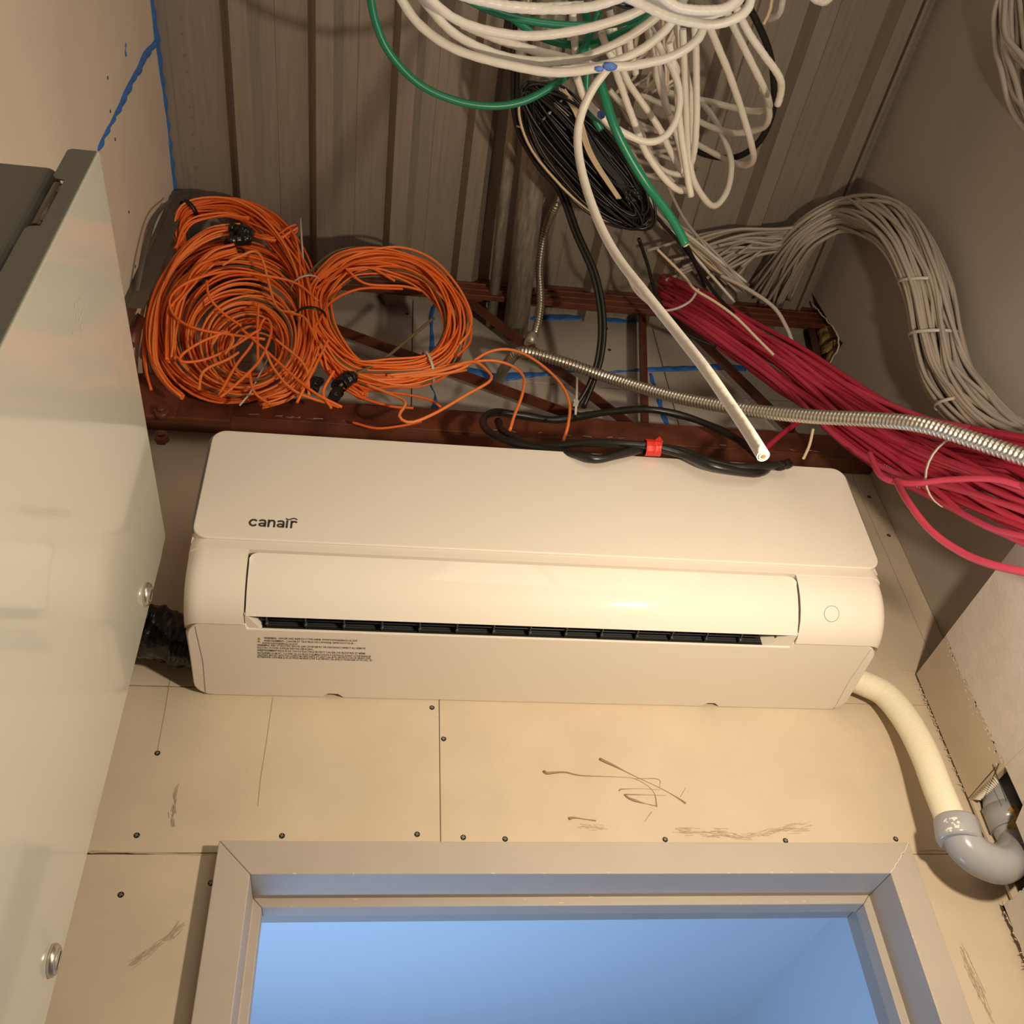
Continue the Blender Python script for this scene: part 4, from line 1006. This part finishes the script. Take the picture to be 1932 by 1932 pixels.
g2 = thing('cable_bundle', 'grey cable bundle hanging down the right wall at the top corner', 'cable bundle', aX(1932, 210, 0.98))
bundle(g2, [aX(1905, -60, 0.985), aX(1915, 40, 0.985), aX(1925, 110, 0.985), aX(1950, 190, 0.985), aX(2010, 270, 0.985)], 0.032, 24, 0.0046, GREYC, npts=40, twist=0.5, jit=.1, sides=7)

# ------------------------------------------------------------------ RED BUNDLE
rb = thing('cable_bundle', 'loose bundle of crimson cables running from joist to the right edge', 'cable bundle', aT(1700, 850, 1.7))
rp = [aY(1240, 540, 1.20), aT(1320, 585, 2.20), aT(1400, 640, 2.12), aT(1480, 690, 2.02), aT(1560, 748, 1.93), aT(1640, 805, 1.84), aT(1720, 848, 1.75), aT(1810, 880, 1.64), aT(1960, 930, 1.48), aT(2120, 985, 1.36)]
P = cr(rp, 60); fl_ = P.copy()
R_ = np.interp(np.linspace(0, 1, 60), [0, .15, .35, .55, .7, .85, 1], [0.026, 0.033, 0.040, 0.044, 0.050, 0.058, 0.060])
T, N_, B_ = frames(P)
vw = P/np.linalg.norm(P, axis=1)[:, None]; A_ = np.cross(T, vw); A_ /= np.linalg.norm(A_, axis=1)[:, None]; D_ = np.cross(A_, T)
for k in range(46):
    u0 = (k+0.5)/46*2-1; w1, w2 = wob(60, 3, 0.30), wob(60, 3, 0.5); s1 = np.linspace(random.uniform(-.5, .5), random.uniform(-.5, .5), 60)
    u = np.clip(u0+w1*1.15+s1*0.7, -1.15, 1.15); v = np.clip(random.uniform(-1, 1)+w2*0.6, -1, 1)
    Q = P+A_*(u*R_)[:, None]+D_*(v*R_*0.35)[:, None]
    # never through the right wall or the ledge
    Q[:, 0] = np.minimum(Q[:, 0], 1.02); Q[:, 1] = np.minimum(Q[:, 1], 1.232)
    MB().tube(Q[random.randint(0, 4):], 0.0049, 8).build('cable', random.choice(RED), rb)
q = aT(1815, 892, 1.62); qd = rp[8]-rp[6]
rt_tie = tie(rb, q, qd, 0.058, TIEW, 'zip_tie', 0.005)
tag(cable('red_cable', pt([(1640, 855, 1.70), (1665, 900, 1.62), (1720, 912, 1.58), (1790, 905, 1.55), (1880, 905, 1.50), (1960, 930, 1.46)], 1), 0.0048, RED[2]), 'pink-red cable looping just under the crimson bundle', 'cable')
tag(cable('red_cable', pt([(1690, 905, 1.60), (1712, 945, 1.52), (1755, 1000, 1.46), (1810, 1040, 1.41), (1870, 1065, 1.36), (1960, 1085, 1.3)], 1), 0.0052, RED[2]), 'single crimson cable drooping towards the lower right wall', 'cable')
tag(cable('red_cable', pt([(1520, 788, 1.93), (1480, 815, 1.82), (1440, 850, 1.72), (1432, 858, 1.70)], 1), 0.0048, RED[1]), 'short crimson cable behind the cut end of the white cable', 'cable')

# ------------------------------------------------------------------ WHITE AND CREAM THIN CABLES BEHIND
tb = thing('cable_bundle', 'slanting bundle of thin cream-white cables beside the green cable end', 'cable bundle', aT(1400, 530, 2.15))
for k in range(16):
    o_ = random.gauss(0, 1)
    x0, x1 = 1215+o_*14, 1395+random.gauss(0, 16)
    P = cr(pt([(x0-30, 300+random.uniform(-40, 20)), (x0+30, 400), ((x0+x1)/2+14, 470+random.gauss(0, 8)), (x1, 545+random.gauss(0, 12))], 2.03+random.uniform(-.04, .04), 2.22), 30)
    MB().tube(P, 0.0032, 7).build('cable', random.choice([CREAM, GREYC, GREYC, WHT]), tb)
tag(cable('thin_cable', pt([(1240, 470, 2.0), (1290, 520, 2.0), (1310, 545), (1350, 570), (1390, 600), (1430, 640), (1460, 670)], 1.98, 1.95), 0.0028, CREAM), 'thin cream wire running over the crimson bundle', 'cable')
tag(cable('thin_cable', pt([(1360, 520), (1410, 545), (1460, 580), (1485, 620), (1500, 655), (1530, 680)], 2.1, 2.06), 0.0042, GREYC), 'grey-white cable bending down beside the joist end', 'cable')
tag(cable('thin_cable', pt([(1170, 480), (1195, 545), (1235, 580), (1265, 585), (1300, 570), (1318, 545)], 1.95, 2.0), 0.0026, GREYC), 'thin white cable in a shallow loop crossing the joist top chord', 'cable')
tag(cable('thin_cable', pt([(1534, 810), (1527, 840), (1516, 865)], 1.72, 1.68), 0.0025, CREAM), 'short cream wire end sticking down above the unit', 'cable')
for i, L_ in enumerate(([(1285, 440), (1315, 500), (1350, 555), (1385, 590)], [(1205, 450), (1222, 500), (1240, 560), (1280, 620), (1350, 655)], [(1230, 400), (1300, 480), (1330, 540)])):
    tag(cable('thin_cable', pt(L_, 2.0, 2.12), 0.0036, BLK), ['thin black cable slanting left of the grey bundle', 'thin black cable dropping behind the crimson bundle', 'thin black cable beside the cream-white bundle'][i], 'cable')

# ------------------------------------------------------------------ BLACK COIL AND CABLES
bc = thing('cable_coil', 'long slanting coil of thin black cable under the white loops', 'cable coil', aT(1225, 440, 2.0))
for k in range(54):
    a0, b0 = np.array([1012.0, 185.0]), np.array([1200.0, 405.0]); ax = (b0-a0)/np.linalg.norm(b0-a0); pr = np.array([-ax[1], ax[0]])
    c0_ = (a0+b0)/2+pr*random.gauss(0, 10)+ax*random.gauss(0, 8); La = 158+random.gauss(0, 9); Wd = random.uniform(8, 52)
    t_ = 1.93+random.uniform(-0.05, 0.05); ph = random.uniform(0, 6.28); pts = []
    for t in np.linspace(0, 2*math.pi, 46, endpoint=False):
        p = c0_+ax*La*math.copysign(abs(math.cos(t))**0.75, math.cos(t))+pr*Wd*math.sin(t)*(1+0.1*math.sin(3*t+ph)); pts.append(aT(p[0], p[1], t_+0.02*math.sin(t+ph)+0.03*math.cos(t)))
    MB().tube(pts, 0.0026, 6, True).build('cable_loop', CREAM if k in (11, 30) else BLK, bc)
for k in range(14):
    o_ = random.gauss(0, 9)
    MB().tube(cr(pt([(1090+o_, 225), (1130+o_, 290), (1175+o_, 345+o_*.3), (1200+random.gauss(0, 14), 375+random.gauss(0, 12))], 1.88, 1.86), 24), 0.0023, 6).build('cable_end', BLK, bc)
for k in range(3): MB().tube(cr(pt([(1055+k*5, 168), (1085+k*4, 215), (1110+k*4, 290), (1165+k*3, 375)], 1.865), 24), 0.0022, 6).build('cream_wire', CREAM, bc)
tie(bc, aT(1035, 215, 1.93), aT(1060, 240, 1.93)-aT(1012, 185, 1.93), 0.048, TIEW, 'zip_tie', 0.004)
bh = thing('hanging_cable', 'black cable pair hanging from the deck down past the joist', 'cable', aT(1092, 775, 1.98))
for o_ in (-4, 4):
    P = cr(pt([(968+o_, 20), (972+o_, 120), (972+o_, 200), (985+o_, 255), (1020+o_, 315), (1058+o_, 360), (1088+o_, 440), (1122+o_, 520), (1136+o_, 600), (1132+o_, 670), (1115+o_, 725), (1092+o_*2, 770)], 2.05, 1.98), 70)
    MB().tube(P, 0.0050, 9).build('cable', BLK, bh)
MB().tube(cr([aT(975, 238, 2.03), aT(992, 243, 2.02), aT(1012, 252, 2.03)], 12), 0.0022, 6).build('zip_tie', TIEW, bh)
zt = MB().tube([aT(1089, 712, 1.95), aT(1088, 750, 1.92), aT(1086, 783, 1.90)], 0.0028, 6, flat=(1, .5)); zt.box(aT(1086, 760, 1.91)-.005, aT(1086, 760, 1.91)+.005)
tag(zt.build('zip_tie', TIEW), 'white zip tie hanging from the long flexible conduit', 'zip tie')

# thick black cables lying over the top of the unit
kb = thing('black_cable_loop', 'thick black cable loop with red tape lying over the air conditioner', 'cable', aY(1200, 860, 1.08))
L1 = [(1085, 788, 1.20), (1040, 792, 1.20), (980, 783, 1.19), (935, 778, 1.18), (912, 790, 1.16), (922, 815, 1.13), (965, 835, 1.10), (1030, 848, 1.08), (1090, 858, 1.045), (1130, 866, 1.04), (1190, 852, 1.04), (1230, 845, 1.04), (1290, 852, 1.035), (1340, 872, 1.03), (1400, 882, 1.03), (1460, 878, 1.03), (1488, 874, 1.03)]
L2 = [(1074, 789, 1.20), (1160, 776, 1.20), (1230, 773, 1.20), (1300, 788, 1.20), (1360, 812, 1.19), (1400, 835, 1.17), (1430, 862, 1.10), (1448, 880, 1.05), (1430, 893, 1.035), (1395, 890, 1.03), (1340, 878, 1.025), (1290, 858, 1.03), (1230, 842, 1.03), (1170, 837, 1.035), (1100, 836, 1.05), (1050, 842, 1.07), (1000, 840, 1.10), (950, 815, 1.14), (940, 795, 1.17)]
for L_ in (L1, L2):
    MB().tube(cr([aY(*p) for p in L_], 110), 0.0072*(1+0.08*np.sin(np.arange(110)*0.7)), 10).build('cable', BLK, kb)
q = aY(1468, 880, 1.03); MB().tube(cr([q, aY(1482, 876, 1.03), aY(1491, 874, 1.03)], 10)+rng.normal(0, .0006, (10, 3)), 0.0085, 8).build('taped_end', BLKT, kb)
cc = aY(1231, 845, 1.034); mb = MB(); n = 14; V = []
for i in range(n):
    for j in range(10):
        a = 2*math.pi*j/10; V.append(cc+[(i/(n-1)-0.5)*0.026+random.uniform(-.001, .001), 0.0135*math.cos(a)*(1+random.uniform(-.05, .08)), 0.0135*math.sin(a)*(1+random.uniform(-.05, .08))])
F = [(i*10+j, i*10+(j+1) % 10, (i+1)*10+(j+1) % 10, (i+1)*10+j) for i in range(n-1) for j in range(10)]
mb.add(V, F); t_ = cc+[0.002, -0.0125, 0.006]; mb.add([t_, t_+[0.010, 0, 0.010], t_+[0.013, 0.0, 0.002], t_+[0.004, 0, -0.014], t_+[0, .001, 0], t_+[0.010, .001, 0.010], t_+[0.013, .001, 0.002], t_+[0.004, .001, -0.014]], [(0, 1, 2, 3), (7, 6, 5, 4)])
mb.build('red_tape', REDT, kb)

# ------------------------------------------------------------------ BIG WHITE CABLES, GREEN CABLES (near coil at the top)
wc = thing('cable_coil', 'big open coil of thick white cable hanging at the top', 'cable coil', aT(1304, 375, 1.7))
WR = 0.0064
arcs = [([(738, -30), (790, 45), (860, 92), (960, 122), (1050, 136), (1142, 126), (1195, 124), (1266, 107), (1314, 76), (1330, 40)], 1.46, 1.52),
        ([(775, -30), (850, 58), (930, 100), (1000, 115), (1060, 114), (1111, 105), (1183, 71), (1245, 26), (1270, -20)], 1.50, 1.54),
        ([(1040, 135), (1142, 122), (1207, 95), (1255, 58), (1290, 0), (1300, -30)], 1.49, 1.54),
        ([(785, -30), (850, 30), (930, 60), (1010, 68), (1100, 55), (1195, 25), (1260, -20)], 1.44, 1.5),
        ([(860, -20), (950, 10), (1040, 18), (1120, 12), (1200, -15)], 1.40, 1.42), ([(820, -30), (900, 0), (1000, 14), (1100, 12)], 1.38, 1.42),
        ([(1170, -12), (1230, 17), (1278, 36), (1338, 46), (1385, 36), (1411, 14), (1420, -20)], 1.42, 1.46),
        ([(1230, -20), (1278, 14), (1326, 20), (1373, 12), (1402, -15)], 1.40, 1.44),
        ([(1200, -10), (1250, 8), (1330, 30), (1390, 5), (1400, -30)], 1.47, 1.5),
        ([(870, 45), (950, 78), (1020, 98), (1075, 112), (1120, 125)], 1.56, 1.56),
        ([(1148, 50), (1161, 128), (1173, 167), (1195, 226), (1219, 286), (1250, 333), (1278, 358), (1297, 360)], 1.62, 1.75),
        ([(1160, 60), (1178, 138), (1202, 179), (1242, 238), (1262, 280), (1276, 307), (1292, 325), (1304, 300)], 1.66, 1.78),
        ([(1311, 50), (1314, 143), (1314, 230), (1310, 280), (1303, 312), (1290, 330)], 1.66, 1.76),
        ([(1262, 80), (1276, 150), (1281, 226), (1292, 298), (1304, 371)], 1.64, 1.72),
        ([(1275, 40), (1290, 119), (1302, 179), (1305, 240), (1300, 290)], 1.70, 1.78),
        ([(1288, 55), (1294, 200), (1303, 320), (1326, 371), (1350, 388), (1373, 357), (1380, 310), (1369, 269), (1345, 221), (1315, 185), (1280, 150)], 1.66, 2.06),
        ([(1335, 45), (1373, 133), (1397, 202), (1417, 268), (1422, 300), (1405, 311), (1370, 300), (1310, 268), (1270, 240)], 1.62, 2.05),
        ([(1368, 15), (1397, 79), (1433, 152), (1449, 188), (1448, 206), (1421, 210), (1373, 200), (1310, 185), (1240, 170)], 1.62, 2.02),
        ([(1384, 5), (1409, 55), (1445, 107), (1470, 143), (1474, 167), (1466, 198)], 1.60, 1.70),
        ([(1438, 165), (1450, 196), (1449, 228), (1430, 244), (1385, 250), (1338, 238), (1280, 210), (1210, 180)], 1.75, 2.05),
        ([(1088, 143), (1104, 186), (1135, 221), (1171, 248), (1219, 268), (1254, 258), (1276, 226), (1282, 179), (1269, 133), (1240, 80)], 1.56, 1.66),
        ([(1225, 60), (1245, 130), (1255, 190), (1275, 250), (1290, 320)], 1.80, 1.90), ([(1205, 260), (1235, 310), (1280, 330), (1305, 315)], 1.98, 2.0),
        ([(1150, 170), (1200, 230), (1230, 300), (1270, 345)], 1.95, 2.0), ([(1080, 20), (1085, 90), (1090, 135)], 1.6, 1.62), ([(1135, 60), (1150, 100), (1170, 130)], 1.6, 1.62),
        ([(1180, 30), (1190, 90), (1200, 140)], 1.66, 1.7), ([(1215, 20), (1228, 90), (1240, 150), (1262, 215)], 1.72, 1.82), ([(1150, 20), (1160, 70), (1165, 130)], 1.7, 1.7),
        ([(1440, 46), (1452, 20), (1460, -20)], 1.8, 1.8), ([(1452, 35), (1470, 25), (1480, -20)], 1.85, 1.8), ([(1515, -20), (1550, 4), (1580, -15)], 1.7, 1.7)]
for i, (L_, ta, tb_) in enumerate(arcs):
    P = cr(pt(L_, ta, tb_), 64); P[:, 2] = np.minimum(P[:, 2], 1.93)
    MB().tube(P+np.stack([wob(64, 10, 0.0004) for _ in range(3)], 1), (0.003 if i == 29 else WR if i < 10 else 0.0056)*(1+0.035*np.sin(np.arange(64)*1.7)), 10).build('cable', WHT if i != 29 else CREAM, wc)
for k in range(12):     # thinner wires deep inside the coil
    x = random.uniform(1185, 1300); MB().tube(cr(pt([(x, random.uniform(-10, 40)), (x+random.uniform(-25, 25), 90), (x+random.uniform(-50, 20), 140), (x-random.uniform(20, 60), 175)], 1.85, 1.9), 24), 0.003, 6).build('thin_wire', random.choice([CREAM, WHT, GREYC]), wc)
for k in range(8):
    y = random.uniform(150, 330); MB().tube(cr(pt([(1130+random.uniform(0, 40), y-30), (1200, y+10), (1290+random.uniform(-20, 30), y+random.uniform(0, 60))], 2.03, 2.06), 24), 0.0045, 6).build('cable', GREYC, wc)
blob(wc, aT(1150, 125, 1.455), 0.006, TAPEB, 'blue_tape_scrap', (1.7, 1, .8)); blob(wc, aT(1130, 130, 1.45), 0.004, TAPEB, 'blue_tape_scrap', (1.7, 1, .7))
blob(wc, aT(1134, 216, 1.55), 0.006, TAPEB, 'blue_tape_scrap', (1, 1, 1.3))
big = thing('white_cable', 'thick white cable hanging down with a cut copper end by the unit', 'cable', aT(1440, 862, 0.98))
P = cr(pt([(1150, 125, 1.50), (1120, 165, 1.50), (1097, 215, 1.50), (1090, 270, 1.48), (1102, 340, 1.44), (1130, 420, 1.38), (1165, 485, 1.32), (1215, 550, 1.25), (1275, 625, 1.18), (1330, 695, 1.11), (1375, 760, 1.06), (1412, 815, 1.01), (1440, 860, 0.975)], 1), 90)
MB().tube(P, np.interp(np.linspace(0, 1, 90), [0, 1], [0.0060, 0.0066]), 16).build('jacket', WHT, big)
e_ = P[-1]; dd = P[-1]-P[-3]; dd /= np.linalg.norm(dd)
MB().tube([e_, e_+dd*0.0010], [0.0050, 0.0048], 14).build('insulation', CREAM, big); MB().tube([e_, e_+dd*0.0018], 0.0022, 8).build('copper_core', COPPER, big)
GR = 0.0058
for i, (L_, ta, tb_, lab) in enumerate((([(695, -30), (708, 40), (735, 100), (790, 158), (860, 190), (930, 200), (990, 190), (1045, 160), (1085, 125), (1110, 70), (1130, 20)], 1.50, 1.62, 'green cable hanging in a wide loop left of the white coil'),
        ([(855, -15), (940, 25), (1030, 44), (1120, 48), (1190, 38), (1235, 15)], 1.55, 1.6, 'green cable threaded between the upper white loops'),
        ([(960, 30), (1020, 70), (1090, 85), (1160, 68), (1225, 32)], 1.62, 1.62, 'green cable in a short arc behind the white loops'),
        ([(1105, 20), (1112, 70), (1108, 130), (1108, 180), (1122, 222), (1134, 245)], 1.66, 1.68, 'torn green cable jacket hanging behind the thick white cable'))):
    tag(cable('green_cable', pt(L_, ta, tb_), GR, GREEN), lab, 'cable')
ge = thing('green_cable', 'green cable with a stripped copper end slanting over the black coil', 'cable', aT(1295, 462, 1.55))
P = cr(pt([(1125, 128, 1.52), (1140, 180, 1.52), (1160, 240, 1.52), (1190, 300, 1.53), (1225, 355, 1.54), (1262, 405, 1.54), (1283, 440, 1.54), (1294, 462, 1.54)], 1), 60)
MB().tube(P, 0.0068, 12).build('jacket', GREEN, ge); e_ = P[-1]; dd = P[-1]-P[-3]; dd /= np.linalg.norm(dd)
MB().tube([e_, e_+dd*0.002], [0.0050, 0.0047], 12).build('insulation', CREAM, ge); MB().tube([e_, e_+dd*0.003], 0.0024, 7).build('copper_core', COPPER, ge)
tag(cable('thin_cable', pt([(1400, -10), (1430, 45), (1452, 100), (1460, 160), (1457, 215), (1430, 270), (1385, 297), (1326, 290), (1285, 265)], 1.78, 2.02), 0.0058, BLK), 'black cable looping round the right of the white coil', 'cable')
tag(cable('thin_cable', pt([(1130, -10), (1175, 8), (1220, 18), (1260, 30)], 1.5, 1.52), 0.005, BLK), 'black cable crossing the very top of the white coil', 'cable')

# repeats of one kind share a group
GR_ = {'orange_cable': 'loose orange cable ends', 'red_cable': 'single red cables near the crimson bundle', 'green_cable': 'green cables among the white coil',
       'thin_cable': 'thin loose cables overhead', 'flexible_conduit': 'flexible metal conduits', 'steel_pipe': 'steel pipes under the deck',
       'cable_bundle': 'tied cable bundles', 'cable_coil': 'coils of cable overhead'}
for o in list(COL.objects):
    b = o.name.split('.')[0]
    if o.parent is None and b in GR_ and 'label' in o: o['group'] = GR_[b]
